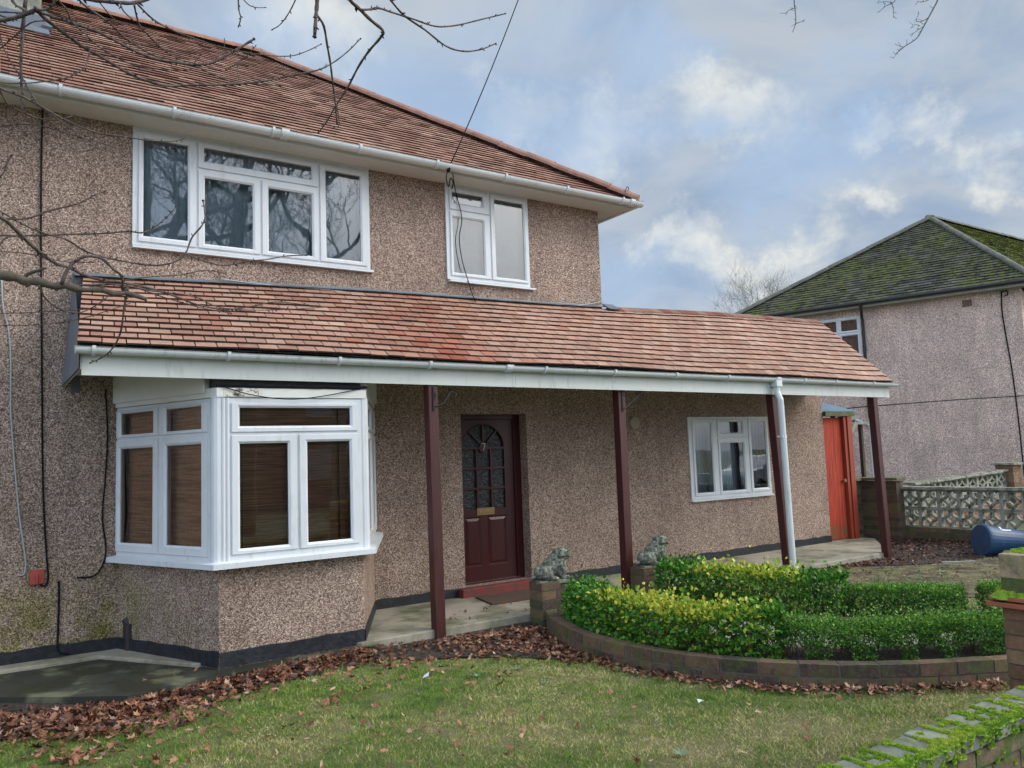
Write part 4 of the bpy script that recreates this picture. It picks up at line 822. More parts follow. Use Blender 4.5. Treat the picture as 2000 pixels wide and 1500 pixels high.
def t_eu(gold0,gold1):
    def f(s,u,h,r,top):
        g=np.clip(1-np.abs((s-(gold0+gold1)/2)/((gold1-gold0)/2))**3,0,1)
        base=r.normal(.36,.17,len(s)); hi=r.normal(.86,.12,len(s)); pr_=g*(np.where(top,.66,.0)+.24*np.clip((h-.55)/.45,0,1)+.08)
        return np.clip(np.where(r.random(len(s))<pr_,hi,base),0,1)
    return f
def t_box(s,u,h,r,top): return np.clip(r.normal(.42,.2,len(s))+.22*top,0,1)
hedge('hedge',N1,.045,.575,.03,lambda s:.345+.0*s,.19,11500,.042,euon,'near hedge of broad variegated leaves, golden along its clipped top',t_eu(.17,.56),.02,26,ragged=.075)
hedge('hedge',N1,.565,1.,.03,lambda s:.29-.03*s,.165,26000,.020,boxl,'near small-leaved dark green box hedge with bare stems showing below',t_box,.13,18,ragged=.08)
N2=offset(H2s,.08)
hedge('hedge',N2,.04,.52,.03,lambda s:.385+.0*s,.21,8500,.043,euon,'far broad-leaved hedge beside the second pier, yellow patch on its top',t_eu(.14,.44),.02,18,ragged=.075)
hedge('hedge',N2,.51,.76,.02,lambda s:.27+.0*s,.17,12000,.022,boxl,'far small-leaved box hedge running towards the brick gate pier',t_box,.07,9,ragged=.05)
hedge('hedge',N2,.80,.93,.02,lambda s:.28+.0*s,.16,6000,.021,boxl,'small separate box bush at the far end of the far hedge',t_box,.08,3,ragged=.05)

# ------------------------------------------------------------------ dog statues
def statue(loc,rot,label):
    root=empty('dog_statue',loc,label,'statue','stone dog statues on the brick piers'); root.rotation_euler=(0,0,rot)
    return root
def ell(mb,c,r,rot=None,seg=14):
    V=[];F=[];M_=Matrix.Rotation(rot,3,'Y') if rot else Matrix.Identity(3)
    for i in range(seg//2+1):
        for j in range(seg):
            th=pi*i/(seg//2); ph=2*pi*j/seg; V.append(Vector(c)+M_@Vector((r[0]*sin(th)*cos(ph),r[1]*sin(th)*sin(ph),r[2]*cos(th))))
    for i in range(seg//2):
        for j in range(seg): F.append((i*seg+j,(i+1)*seg+j,(i+1)*seg+(j+1)%seg,i*seg+(j+1)%seg))
    mb.add(V,F)
def dogmesh():
    mb=MB(); 
    ell(mb,(-.10,0,.085),(.095,.085,.085)); ell(mb,(-.015,0,.14),(.13,.085,.090),-R(38)); ell(mb,(.065,0,.175),(.075,.08,.10)); ell(mb,(.03,0,.215),(.07,.07,.07))
    ell(mb,(.085,0,.265),(.078,.076,.066)); ell(mb,(.10,0,.29),(.070,.070,.050)); ell(mb,(.155,0,.255),(.045,.052,.040)); ell(mb,(.188,0,.262),(.014,.022,.014)); ell(mb,(.140,0,.225),(.045,.045,.022))
    for s in (-1,1):
        ell(mb,(.070,s*.070,.275),(.026,.016,.050),R(12)); ell(mb,(.095,s*.046,.10),(.034,.032,.105)); ell(mb,(.125,s*.046,.024),(.046,.032,.024)); ell(mb,(-.085,s*.072,.078),(.078,.038,.070)); ell(mb,(-.02,s*.074,.024),(.066,.030,.024)); ell(mb,(.156,s*.034,.300),(.016,.016,.012)); ell(mb,(.168,s*.026,.243),(.026,.024,.022))
    ell(mb,(-.185,0,.035),(.05,.022,.02)); ell(mb,(.11,0,.16),(.045,.06,.07)); ell(mb,(.05,0,.10),(.07,.06,.07))
    return mb
for (loc,rot,lab) in (((2.70,-1.56,.345),R(-14),'mossy stone dog statue sitting on the nearer brick pier by the door'),((4.09,-1.56,.348),R(-10),'mossy stone dog statue on the further pier beside the second post')):
    root=statue((0,0,0),0,lab)
    mb=dogmesh(); mb.v=[(v[0]*1.02,v[1]*1.05,v[2]*.93) for v in mb.v]; o=mb.build('dog_figure',stone_m,root,smooth=True); md=o.modifiers.new('remesh','REMESH'); md.mode='VOXEL'; md.voxel_size=.006; md.use_smooth_shade=True
    tx=bpy.data.textures.new('stone_rough','CLOUDS'); tx.noise_scale=.03; dm=o.modifiers.new('disp','DISPLACE'); dm.texture=tx; dm.strength=.018; dm.mid_level=.5
    mb=MB(); mb.box((-.20,-.095,-.03),(.155,.095,.008)); mb.build('plinth',stone_m,root,bevel=.006)
    root.location=loc; root.rotation_euler=(0,0,rot); 

# ------------------------------------------------------------------ front garden wall and gate pier
FZ=.50; FY=at_z(1600,1500,FZ).y; fwl=empty('garden_wall',(1.,FY-.12,-.08),'moss-covered brick garden wall in the bottom right foreground','wall')
mb=MB();mo=MB(); x0w,x1w=-1.2,2.3
z0=-.1; nc=int((FZ-.07-z0)/.075); zc=FZ-.068-nc*.075
bricks(mb,mo,[(x0w,FY-.0775),(x1w,FY-.0775)],zc,nc,.135); mb.build('brickwork',brick_g,fwl); mo.build('mortar',mortar_g,fwl)
mb=MB(); x=x0w; tops=[]
while x<x1w:
    w_=.114+J(.005); dz=J(.004)
    mb.obox((x+w_/2,FY-.0775+J(.004),FZ-.033+dz),(1,0,0),Vector((J(.02),1,0)),(0,0,1),w_/2,.079,.032,(random.random(),random.random(),.5),jit=.003); tops.append((x,x+w_,FZ+dz)); x+=w_+.012
mb.build('coping_bricks',coping_g,fwl,bevel=.006)
# moss: mounds + fuzz
def moss_patch(pts,rad,hgt,blades,parent,name='moss'):
    n=len(pts); r=np.random.default_rng(5); P=np.array([p[:3] for p in pts]); nb2=blades
    idx=r.integers(0,n,nb2); a=r.uniform(0,2*pi,nb2); q=np.sqrt(r.random(nb2)); R_=np.array([p[3] for p in pts])[idx]
    ox=np.cos(a)*q*R_; oy=np.sin(a)*q*R_*np.array([p[4] for p in pts])[idx]; hz=np.array([p[5] for p in pts])[idx]*np.sqrt(np.maximum(0,1-q**2))
    c=P[idx]+np.stack([ox,oy,hz],1); d=np.stack([ox/ (R_+1e-6)*.6,oy/(R_+1e-6)*.6,np.full(nb2,.8)],1)+r.normal(0,.35,(nb2,3)); d/=np.linalg.norm(d,axis=1)[:,None]
    t=np.cross(d,r.normal(0,1,(nb2,3))); t/=np.linalg.norm(t,axis=1)[:,None]; L=r.uniform(.003,.008,(nb2,1)); wd=.0022
    V=np.stack([c-d*.004-t*wd,c-d*.004+t*wd,c+d*L],1).reshape(-1,3); F=np.arange(nb2*3).reshape(-1,3)
    tn=np.clip(r.normal(.55,.2,nb2)+.15*np.sin(P[idx][:,0]*9)+.2*(hz>.008),0,1)
    o=npmesh(name,V,F,np.repeat(tn,3),moss,parent,k=3); o['kind']='stuff'
    mb=MB()
    for p in pts:
        V=[(p[0],p[1],p[2]+p[5])];N=9
        for k,(rr,hh) in enumerate(((.55,.8),(1.,-.25))):
            for j in range(N): t_=2*pi*j/N; V.append((p[0]+cos(t_)*rr*p[3],p[1]+sin(t_)*rr*p[3]*p[4],p[2]+p[5]*hh+(-.004 if k else 0)))
        F=[(0,1+j,1+(j+1)%N) for j in range(N)]+[(1+j,1+N+j,1+N+(j+1)%N,1+(j+1)%N) for j in range(N)]
        mb.add(V,F,(.35+J(.12),.5,.5))
    o2=mb.build('moss_cushion',moss,parent,smooth=True); o2['kind']='stuff'
pts=[]
for i,(a,b_,z) in enumerate(tops):
    if a<.0: continue
    wd_=.155; lush=.6+.4*sin(i*1.7)
    for k in range(17):   # joint line, heavier toward the street edge
        f=random.random(); pts.append((b_+.006+J(.006),FY-wd_*f,z-.006,random.uniform(.007,.012)*(1+1.0*f),1.5,random.uniform(.007,.014)))
    for k in range(int(2+13*lush)):
        f=random.random()**.30; pts.append((a+random.random()*.127,FY-wd_*(.62+.42*f),z-.004,random.uniform(.010,.022),1.,random.uniform(.006,.016)))
    for k in range(22): pts.append((a+random.random()*.127,FY-wd_+.002-random.random()*.006,z-.006-random.random()**2*.07,random.uniform(.007,.013),.6,random.uniform(.004,.009)))
    for k in range(5): pts.append((a+random.random()*.127,FY-wd_+.008,z-.10-random.random()*.35,random.uniform(.010,.022),.4,random.uniform(.004,.008)))
    for k in range(random.choice((0,2,4,9))): pts.append((a+.06+J(.05),FY-wd_*random.random(),z-.004,random.uniform(.008,.02),1.,random.uniform(.004,.010)))
moss_patch(pts,0,0,150000,fwl)
# pier
pa=at_d(1963,1340,4.2); PY=-5.98; PX0=at_y(1966,1280,PY).x
px0=PX0; gp=empty('gate_pier',(px0+.17,PY-.17,-.08),'orange brick gate pier with tile crease and mossy cap at the right edge','pier')
mb=MB();mo=MB(); tz=at_d(1945,1168,4.3).z
nc=11; pier(mb,mo,px0,px0+.33,PY-.33,PY,tz-.012-nc*.075+.01,nc); mb.build('brickwork',brick_o,gp); mo.build('mortar',mortar,gp)
mb=MB(); mb.box((px0-.055,PY-.385,tz-.012),(px0+.385,PY+.055,tz+.012)); mb.box((px0-.045,PY-.375,tz+.02),(px0+.375,PY+.045,tz+.038)); mb.build('tile_crease',creasem,gp,bevel=.003)
mb=MB();mo=MB(); 
top=at_d(1945,1075,4.3).z; mb.box((px0-.0,PY-.33,top-.125),(px0+.155,PY,top),(.9,.5,.5)); mb.box((px0+.165,PY-.33,top-.125),(px0+.33,PY,top),(.7,.5,.5)); mb.build('cap_brick',mat('buff_brick',brickm((.30,.20,.12),(.36,.25,.16),(.42,.31,.2),.35)),gp,bevel=.006)
mo.box((px0+.004,PY-.326,tz+.04),(px0+.326,PY-.004,top-.02)); mo.build('mortar',mortar_g,gp)
pts=[(px0+random.uniform(-.03,.35),PY-.33+random.uniform(-.03,.36),tz+.04,random.uniform(.02,.04),1,random.uniform(.01,.04)) for _ in range(160)]+[(px0+random.uniform(.08,.33),PY-random.uniform(.0,.33),top-.003,random.uniform(.015,.035),1,random.uniform(.006,.015)) for _ in range(60)]
moss_patch(pts,0,0,26000,gp)

# ------------------------------------------------------------------ screen block fence
def blockmesh(w_,h,t=.045):
    mb=MB(); e=.028
    mb.box((0.002,-t,0.002),(w_-.002,t,e)); mb.box((0.002,-t,h-e),(w_-.002,t,h-.002)); mb.box((0.002,-t,e),(e,t,h-e)); mb.box((w_-e,-t,e),(w_-.002,t,h-e))
    def arc(cx_,cz,r0_,r1_,a0,a1,tt):
        N=10;V=[]
        for i in range(N+1):
            a=a0+(a1-a0)*i/N
            for (r_,y) in ((r0_,-tt),(r1_,-tt),(r1_,tt),(r0_,tt)): V.append((cx_+cos(a)*r_*w_/h,y,cz+sin(a)*r_))
        F=[]
        for i in range(N):
            for k in range(4): F.append((4*i+k,4*i+(k+1)%4,4*i+4+(k+1)%4,4*i+4+k))
        mb.add(V,F)
    R0=h*.395;R1=h*.50
    for (cx_,cz,a0) in ((e*.5,e*.5,0),(w_-e*.5,e*.5,pi/2),(w_-e*.5,h-e*.5,pi),(e*.5,h-e*.5,3*pi/2)): arc(cx_,cz,R0,R1,a0+.06,a0+pi/2-.06,t-.004)
    return mb
FA=Vector((10.93,-.46,0)); FB=Vector((11.03,-2.34,0))
FA=at_d(1759,951,13.4); FB=at_d(2000,958,11.9); FA.z=FB.z=0
fd=(FB-FA); bw=fd.length/6; fd.normalize(); fence=empty('screen_block_fence',(FA.x,FA.y,0),'pale pierced concrete screen-block fence with flat coping, by the blue bin','fence')
topz=.845; bh=.305; zb0=topz-.05-2*bh
ang=math.atan2(fd.y,fd.x); bm=blockmesh(bw,bh); first=None
for c in range(11):
    for r_ in range(2):
        if first is None:
            m0=MB(); m0.v=list(bm.v); m0.f=bm.f; m0.t=bm.t; m0.mi=bm.mi; me_o=m0.build('screen_block',block_m,None); first=me_o; o=first
        else: o=first.copy(); COL.objects.link(o)
        o.parent=fence; p=FA+fd*(c*bw)-Vector(fence.location); o.location=(p.x,p.y,zb0+r_*bh-fence.location.z+.0); o.rotation_euler=(0,0,ang)
nrm=Vector((fd.y,-fd.x,0))
mb=MB(); 
for i in range(8):
    a=FA+fd*(i*bw*1.5); mb.obox(a+fd*bw*.75+Vector((0,0,topz-.022)),fd,nrm,(0,0,1),bw*.75-.004,.10,.024,(random.random(),)*3,jit=.003)
mb.build('coping',block_m,fence,bevel=.006)
mb=MB();mo=MB(); e_=FA+fd*(11*bw); bricks(mb,mo,[(FA.x,FA.y),(e_.x,e_.y)],zb0-4*.075,4,.1); mb.build('brick_base',brick_d,fence); mo.build('mortar',mortar,fence)
# brick wall / pier between gate and fence
bwl=empty('brick_side_wall',(11.2,.1,0),'short dark brick wall with flat coping between the red gate and the fence','wall')
mb=MB();mo=MB(); bx1=FA.x-.02
bricks(mb,mo,[(10.32,.12),(bx1-.2,.12)],-.1,14,.1); pier(mb,mo,bx1-.21,bx1,FA.y-.06,.17,-.1,14)
mb.build('brickwork',brick_d,bwl); mo.build('mortar',mortar,bwl)
mb=MB(); mb.box((10.30,.02,.955),(bx1-.215,.22,.995)); mb.box((bx1-.25,FA.y-.10,.957),(bx1+.04,.22,1.0)); mb.build('coping',mossplank,bwl,bevel=.005)
mb=MB(); mb.tube([(10.95,-.04,-.05),(10.97,.02,.9)],.035,8); mb.build('mossy_prop',mossplank,bwl)
# second fence behind
f2=empty('screen_block_fence',(11.6,-.3,0),'second screen-block fence further back with rippled coping, ending at a brick pier','fence')
A2=at_d(1775,945,14.6); B2=at_d(1960,925,17.0); A2.z=B2.z=0; d2=(B2-A2).normalized(); L2=(B2-A2).length; nb2=9; bw2=L2/nb2; first2=None; zt2=.84
ang2=math.atan2(d2.y,d2.x)
for c in range(nb2):
    for r_ in range(2):
        o=first.copy(); COL.objects.link(o); o.parent=f2; p=A2+d2*(c*bw2)-Vector(f2.location); o.location=(p.x,p.y,zt2-.05-(2-r_)*bh+.01*c); o.rotation_euler=(0,0,ang2); o.scale=(bw2/bw,1,1)
mb=MB(); n2_=Vector((d2.y,-d2.x,0))
for i in range(14):
    c=A2+d2*(L2*(i+.5)/14); mb.obox(c+Vector((0,0,zt2-.02+.0065*i*nb2/9)),d2,n2_,(0,0,1),L2/28-.003,.11,.025,jit=.006)
mb.build('coping',block_m,f2)
mb=MB();mo=MB(); bricks(mb,mo,[(A2.x,A2.y),(B2.x,B2.y)],-.06,4,.1); pier(mb,mo,B2.x,B2.x+.36,B2.y-.2,B2.y+.16,-.1,15); mb.build('brick_base',brick_o,f2); mo.build('mortar',mortar,f2)
mb=MB(); mb.box((B2.x-.06,B2.y-.26,1.02),(B2.x+.42,B2.y+.22,1.06)); mb.build('pier_cap',block_m,f2)

# ------------------------------------------------------------------ blue bin lying on its side
bc=at_z(1912,1092,0.0); bn_=empty('plastic_bin',(10.05,-2.15,0.),'blue plastic bin lying on its side in front of the fence','bin')
A_=at_d(1915,1058,11.3); A_.z=gz(A_.x,A_.y)+.23; axd=Vector((.93,-.5,-.10)).normalized()
def lathe(mb,o,ax,prof,seg=28,inner_=None):
    ax=Vector(ax).normalized(); a=ax.orthogonal().normalized(); b_=ax.cross(a); V=[];F=[]
    for (s,r_) in prof:
        for j in range(seg): t=2*pi*j/seg; V.append(Vector(o)+ax*s+(a*cos(t)+b_*sin(t))*r_)
    for i in range(len(prof)-1):
        for j in range(seg): F.append((i*seg+j,i*seg+(j+1)%seg,(i+1)*seg+(j+1)%seg,(i+1)*seg+j))
    mb.add(V,F)
mb=MB(); lathe(mb,A_,axd,[(.0,.0),(.0,.20),(.0,.215),(.02,.232),(.05,.235),(.055,.228),(.10,.226),(.105,.215),(.12,.213),(.40,.192),(.78,.168),(.79,.16),(.79,0)]); mb.build('bin_body',bluep,bn_,smooth=False)
s_=mb; mb=MB(); u_=axd.cross(Vector((0,0,1))).normalized(); w2=u_.cross(axd); 
if w2.z<0: w2=-w2
fr_=(-u_ if u_.y>0 else u_)
nrm_=(w2*.83+fr_*.56).normalized(); tt_=axd.cross(nrm_).normalized()
mb.obox(A_+axd*.30+nrm_*.199,axd,tt_,nrm_,.08,.012,.004); mb.obox(A_+axd*.235+nrm_*.205-tt_*.03,axd,tt_,nrm_,.012,.03,.004); mb.build('label',wlabel,bn_)

# ------------------------------------------------------------------ neighbour house
nh=empty('neighbour_house',(17.,3.,-.2),'neighbouring pebbledashed house with dark mossy hipped roof','house')
A=Vector((17.328,.017,0)); e=Vector((-.308,.951,0)).normalized(); nin=Vector((e.y,-e.x,0)).normalized() # inward (+x)
if nin.x<0: nin=-nin
W=lambda s,d,z:A+e*s+nin*d+Vector((0,0,z))
Lw=7.0; s0_=.12
mb=MB(); 
wall_panel(mb,(W(Lw,.3,0).x,W(Lw,.3,0).y),(-e.x,-e.y),0,Lw-s0_,-.4,5.02,[(Lw-4.62,Lw-3.60,3.72,4.83)],.1)
mb.quad(W(s0_,.3,-.4),W(s0_,9,-.4),W(s0_,9,5.02),W(s0_,.3,5.02)); mb.quad(W(Lw,.3,-.4),W(Lw,9,-.4),W(Lw,9,5.02),W(Lw,.3,5.02)); mb.build('wall',pebble_far,nh)
ap=W(2.42,3.4,7.83); ap=at_d(1818,427,(ap-CP).dot(fw)); ap=ap
sE0,sE1=-.22,7.0; E0=W(sE0,0,5.13);E1=W(sE1,0,5.13)
XD=Vector((1,0,0)); back0=E0+XD*13; apb=ap+XD*10
apm=ap
mb=MB(); mb.add([E0,E1,ap],[(0,1,2)]); mb.add([E0,back0,apb,ap],[(0,1,2,3)]); mb.add([E1,E1+XD*13,apb,ap],[(3,2,1,0)]); nr=mb.build('roof',dark_under,nh)
def tri_tiles(mb,o,u_,apx,s_lo,s_hi,rows_,tw,lo_fn=None,hi_fn=None):
    # plane through o with eave dir u_, apex apx
    wv=(apx-o); wv=wv-u_*wv.dot(u_); Hs=wv.length; wv.normalize(); n=u_.cross(wv); 
    if n.z<0: n=-n
    ua=(apx-o).dot(u_); g=Hs/rows_
    P=lambda u,v:o+u_*u+wv*v
    lo=lambda v:s_lo+(ua-s_lo)*min(1,v/Hs); hi=(lambda v:s_hi+(ua-s_hi)*min(1,v/Hs)) if hi_fn is None else hi_fn
    tile_field(mb,P,n,lo,hi,rows_,g,tw,.016,.026,.006)
mb=MB(); tri_tiles(mb,E0,(E1-E0).normalized(),ap,0,(E1-E0).length,33,.17)
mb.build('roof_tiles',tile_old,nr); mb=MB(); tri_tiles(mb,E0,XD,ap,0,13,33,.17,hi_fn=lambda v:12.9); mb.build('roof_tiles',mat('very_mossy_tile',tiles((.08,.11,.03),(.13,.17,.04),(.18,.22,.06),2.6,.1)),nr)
ridge_run(E0+Vector((0,0,.02)),ap+Vector((0,0,.02)),.4,.09,ridge_old,nr); ridge_run(E1+Vector((0,0,.03)),ap+Vector((0,0,.03)),.4,.11,ridge_old,nr); ridge_run(ap+Vector((0,0,.03)),apb+Vector((0,0,.03)),.4,.11,ridge_old,nr)
mb=MB(); P0=W(s0_-.35,.02,0);
mb.add([W(sE0+.02,.03,5.0),W(sE1,.03,5.0),W(sE1,.03,5.1),W(sE0+.02,.03,5.1),W(sE0+.02,.3,5.0),W(sE1,.3,5.0)],[(0,1,2,3),(0,4,5,1)]); mb.build('eaves_board',mat('grey_soffit',simple((.35,.34,.30),.8,.2)),nh)
mb=MB(); mb.tube([W(sE0-.05,-.03,5.10),W(sE1,-.03,5.10)],.046,10); mb.build('gutter',iron,nh)
mb=MB(); sp=3.53; mb.tube([W(sp-.05,-.05,5.08),W(sp-.05,.0,4.96),W(sp,.2,4.8),W(sp,.24,4.7),W(sp,.24,2.2)],.036,10); mb.build('downpipe',iron,nh)
mb=MB(); mb.tube([W(sp,.24,2.2),W(sp,.24,-.3)],.036,10); mb.tube([W(sp,.24,2.02),W(sp+.35,.24,2.2)],.03,8); mb.build('lower_downpipe',gutter_m,nh)
on=W(Lw,.3,0); window(nh,(on.x,on.y),(-e.x,-e.y),(Lw-4.62,Lw-3.60,3.72,4.83),[(Lw-4.60,Lw-4.14,4.42,4.80),(Lw-4.12,Lw-3.63,4.42,4.80),(Lw-4.60,Lw-4.14,3.75,4.4),(Lw-4.12,Lw-3.63,3.75,4.4)],[(Lw-4.55,Lw-4.19,4.48,4.75),(Lw-4.07,Lw-3.68,4.48,4.75),(Lw-4.55,Lw-4.19,3.80,4.35),(Lw-4.07,Lw-3.68,3.80,4.35)],3.72,(.02,.02,.05),multi(backing,c_sheet(curt_d,.1)))
mb=MB(); c=W(1.19,.285,4.80); mb.obox(c,e,nin,(0,0,1),.10,.012,.075); mb.build('air_vent',mat('brown_vent',simple((.16,.11,.08),.9)),nh)
mb=MB(); mb.tube(spline([W(.48,.28,4.98),W(.5,.28,4.4),W(.42,.28,3.2),W(.38,.28,2.),W(.36,.28,.6),W(.3,.28,-.2)],5),.014,6); mb.tube(spline([W(.48,.28,4.95),W(.38,.27,4.97),W(.36,.27,4.88),W(.42,.27,4.85)],4),.012,5); tag(mb.build('cable',cable_b),'black cable running down the neighbouring house wall','cable')
mb=MB(); p=[at_d(1612,806,14.2),at_d(1660,797,14.3),at_d(1760,789,14.5),at_d(1880,780,15.5),at_d(2010,772,16.3),at_d(2300,750,17)]; mb.tube(spline(p,4),.010,5); tag(mb.build('cable',cable_b),'thin black cable strung between the two houses','cable')
# far trees ------------------------------------------------------------------
def bare_tree(name,base,H,seed,m,label,group=None,spread=.55,lev=5,r0=.16,cat='tree',forks=3,limbs=None,sides=(7,5,4,3,3,3),droop=0.):
    rr=random.Random(seed); root=empty(name,base,label,cat,group); T=MB(); Br=MB()
    def grow(p,d,L,r,l):
        n=4; P=[p]; dd=d.copy()
        for i in range(n):
            dd=(dd+Vector((rr.uniform(-.22,.22),rr.uniform(-.22,.22),rr.uniform(-.1,.2)-droop*l*.05))).normalized(); P.append(P[-1]+dd*L/n)
        rad=[r*(1-.45*i/n) for i in range(n+1)]
        (T if l==0 else Br).tube(P,rad,sides[min(l,5)],False)
        if l>=lev: return
        k=forks+(l>0)+(1 if l>2 else 0)
        for i in range(k):
            t=rr.uniform(.45,1.) if i else 1.; idx=min(n,max(1,int(t*n))); q=P[idx]; ax=Vector((rr.gauss(0,1),rr.gauss(0,1),rr.gauss(0,.5))).normalized()
            nd=(dd*(1-spread)+ax*spread+Vector((0,0,.12))).normalized(); grow(q,nd,L*rr.uniform(.58,.82),max(.0035,rad[idx]*rr.uniform(.5,.72)),l+1)
    grow(Vector(base),Vector((0,0,1)),H*.36,r0,0)
    if limbs: limbs(Br,T)
    T.build('trunk',m,root,smooth=True); Br.build('branches',m,root,smooth=True); return root
b0=at_d(1525,660,46); bare_tree('bare_tree',(b0.x,b0.y,-.1),13.2,3,bark_far,'distant leafless tree just left of the mossy roof','trees far behind the houses',lev=6,r0=.2,spread=.5)
b0=at_d(1395,660,55); bare_tree('bare_tree',(b0.x,b0.y,-.1),13.0,5,bark_far,'lower distant leafless tree above the porch ridge','trees far behind the houses',lev=6,r0=.2,spread=.42)

# ------------------------------------------------------------------ street tree behind the camera, seen reflected; its twigs hang in at top right
def limbsB(Br,T):
    tr=[([(1552,-60),(1551,0),(1553,20),(1554,45),(1548,63)],8,2.6),([(1553,15),(1541,20),(1533,27)],8,1.4),([(1554,46),(1563,43),(1573,38)],8,1.5),
        ([(1850,-60),(1832,-2),(1820,22),(1805,50),(1790,75),(1765,92),(1750,105)],8,3.2),([(1806,50),(1794,58),(1783,66),(1780,72)],8,1.5),([(1812,35),(1800,42),(1790,40),(1795,25)],8,1.6),([(1797,50),(1786,48),(1778,56)],8,1.2),([(1766,92),(1757,90),(1748,86)],8,1.2),([(1757,98),(1752,104),(1744,115)],8,1.),
        ([(1765,-60),(1750,-4),(1742,6),(1730,12),(1716,24)],8,2.),([(1742,6),(1745,20),(1745,35)],8,1.6),([(1742,5),(1728,3),(1712,6)],8,1.2),([(1814,0),(1800,4),(1792,2)],8,1.2),([(620,-60),(640,-200)],5,2)]
    for pts,d,w_ in tr[:-1]:
        P=spline([at_d(x,y,d) for x,y in pts],4); n=len(P); Br.tube(P,[w_*.5*d/FPX*(1-.5*i/n) for i in range(n)],5,False)
        for i in range(1,n,2):
            dv=Vector((J(1),J(1),J(1))).normalized(); Br.tube([P[i],P[i]+dv*random.uniform(.02,.06)],[.003,.002],3,False)
    for s_ in ((1552,-60),(1850,-60),(1765,-60)):
        p=at_d(*s_,8); Br.tube(spline([p,p+Vector((.3,-1.5,1.0)),Vector((4.5,-8,8.)),Vector((1.2,-13.5,7.5))],5),[.006+.003*i for i in range(16)],5,False)
def street_tree(base,trunk,r0,r1,limbs,seed,label,extra=None,lev=4):
    rr=random.Random(seed); root=empty('street_tree',base,label,'tree','bare street trees behind the pavement'); T=MB();Br=MB()
    TP=spline(trunk,5); n=len(TP); T.tube(TP,[r0+(r1-r0)*i/(n-1) for i in range(n)],12,False)
    def grow(p,d,L,r,l):
        n=5;P=[p];dd=d.copy()
        for i in range(n): dd=(dd+Vector((rr.uniform(-.25,.25),rr.uniform(-.25,.25),rr.uniform(-.12,.22)))).normalized(); P.append(P[-1]+dd*L/n)
        rad=[max(.005,r*(1-.5*i/n)) for i in range(n+1)]; Br.tube(P,rad,(7,6,5,4,3,3)[min(l,5)],False)
        if l>=lev: return
        for i in range(4 if l<3 else 3):
            idx=rr.choice((2,3,4,5)) if i else 5; ax=Vector((rr.gauss(0,1),rr.gauss(0,.7),rr.gauss(0,.6))).normalized(); grow(P[idx],(dd*.5+ax*.55+Vector((0,0,.12))).normalized(),L*rr.uniform(.5,.75),rad[idx]*rr.uniform(.5,.7),l+1)
    for (t,d,L,r) in limbs: grow(TP[min(n-1,int(t*(n-1)))],Vector(d).normalized(),L,r,0)
    if extra: extra(Br,T)
    T.build('trunk',bark_big,root,smooth=True); Br.build('branches',bark_big,root,smooth=True)
street_tree((1.0,-13.6,-.1),[(1.0,-13.6,-.2),(1.05,-13.6,4),(1.15,-13.6,8),(1.3,-13.7,12.5)],.48,.22,[(.45,(1,0,.75),3.2,.17),(.58,(1,.1,.95),3.4,.18),(.66,(.8,.2,.3),2.6,.12),(.8,(1,-.2,.8),2.6,.13),(.6,(-1,.1,.7),3.,.16),(.9,(-.7,.2,.8),2.6,.12),(1.,(.2,0,1),2.6,.14)],4,'big bare street tree whose twigs hang in at the top right',limbsB,5)
street_tree((3.3,-14.5,-.1),[(3.3,-14.5,-.2),(3.5,-14.5,5),(4.0,-14.5,9),(4.7,-14.5,13)],.26,.12,[(.45,(1,0,.6),2.6,.10),(.55,(-1,0,.8),2.4,.10),(.65,(1,.1,.5),2.6,.10),(.72,(-.9,.2,.7),2.2,.08),(.85,(1,-.2,.8),2.2,.08),(1.,(.1,0,1),2.2,.09)],9,'slim leaning bare street tree next to the big one',None,5)
street_tree((5.6,-14.,-.1),[(5.6,-14.,-.2),(5.6,-14.,4),(5.9,-14,8),(6.7,-14,12)],.22,.10,[(.42,(1,0,.5),2.6,.09),(.5,(-1,0,.7),2.4,.09),(.6,(1,.1,.6),2.4,.08),(.7,(-.9,.2,.5),2.2,.08),(.8,(.9,-.2,.8),2.,.08),(.9,(-.5,0,.9),2.,.07),(1.,(.1,0,1),2.,.08)],15,'third bare street tree, forking low',None,5)
# opposite house for the reflections
oh=empty('opposite_house',(6,-27,-.1),'house across the street','house')
mb=MB(); mb.box((-9,-32,-.1),(3,-25,4.9)); mb.box((7,-32,-.1),(19,-25,4.9)); mb.build('wall',render_b,oh)
mb=MB()
for x0_,x1_ in ((-9,3),(7,19)):
    mb.add([(x0_-.4,-24.6,4.9),(x1_+.4,-24.6,4.9),(x1_+.4,-32.4,4.9),(x0_-.4,-32.4,4.9),(x0_+3.5,-28.5,7.6),(x1_-3.5,-28.5,7.6)],[(0,1,5,4),(1,2,5),(2,3,4,5),(3,0,4)])
mb.build('roof',mat('opp_roof',simple((.12,.07,.05),.9)),oh)
mb=MB()
for x in (-7,-2.5,.5,8.5,12,16):
    for z in (.9,3.4): mb.box((x,-24.97,z),(x+1.6,-24.9,z+1.2))
mb.build('window',mat('opp_window',simple((.35,.38,.42),.3)),oh)
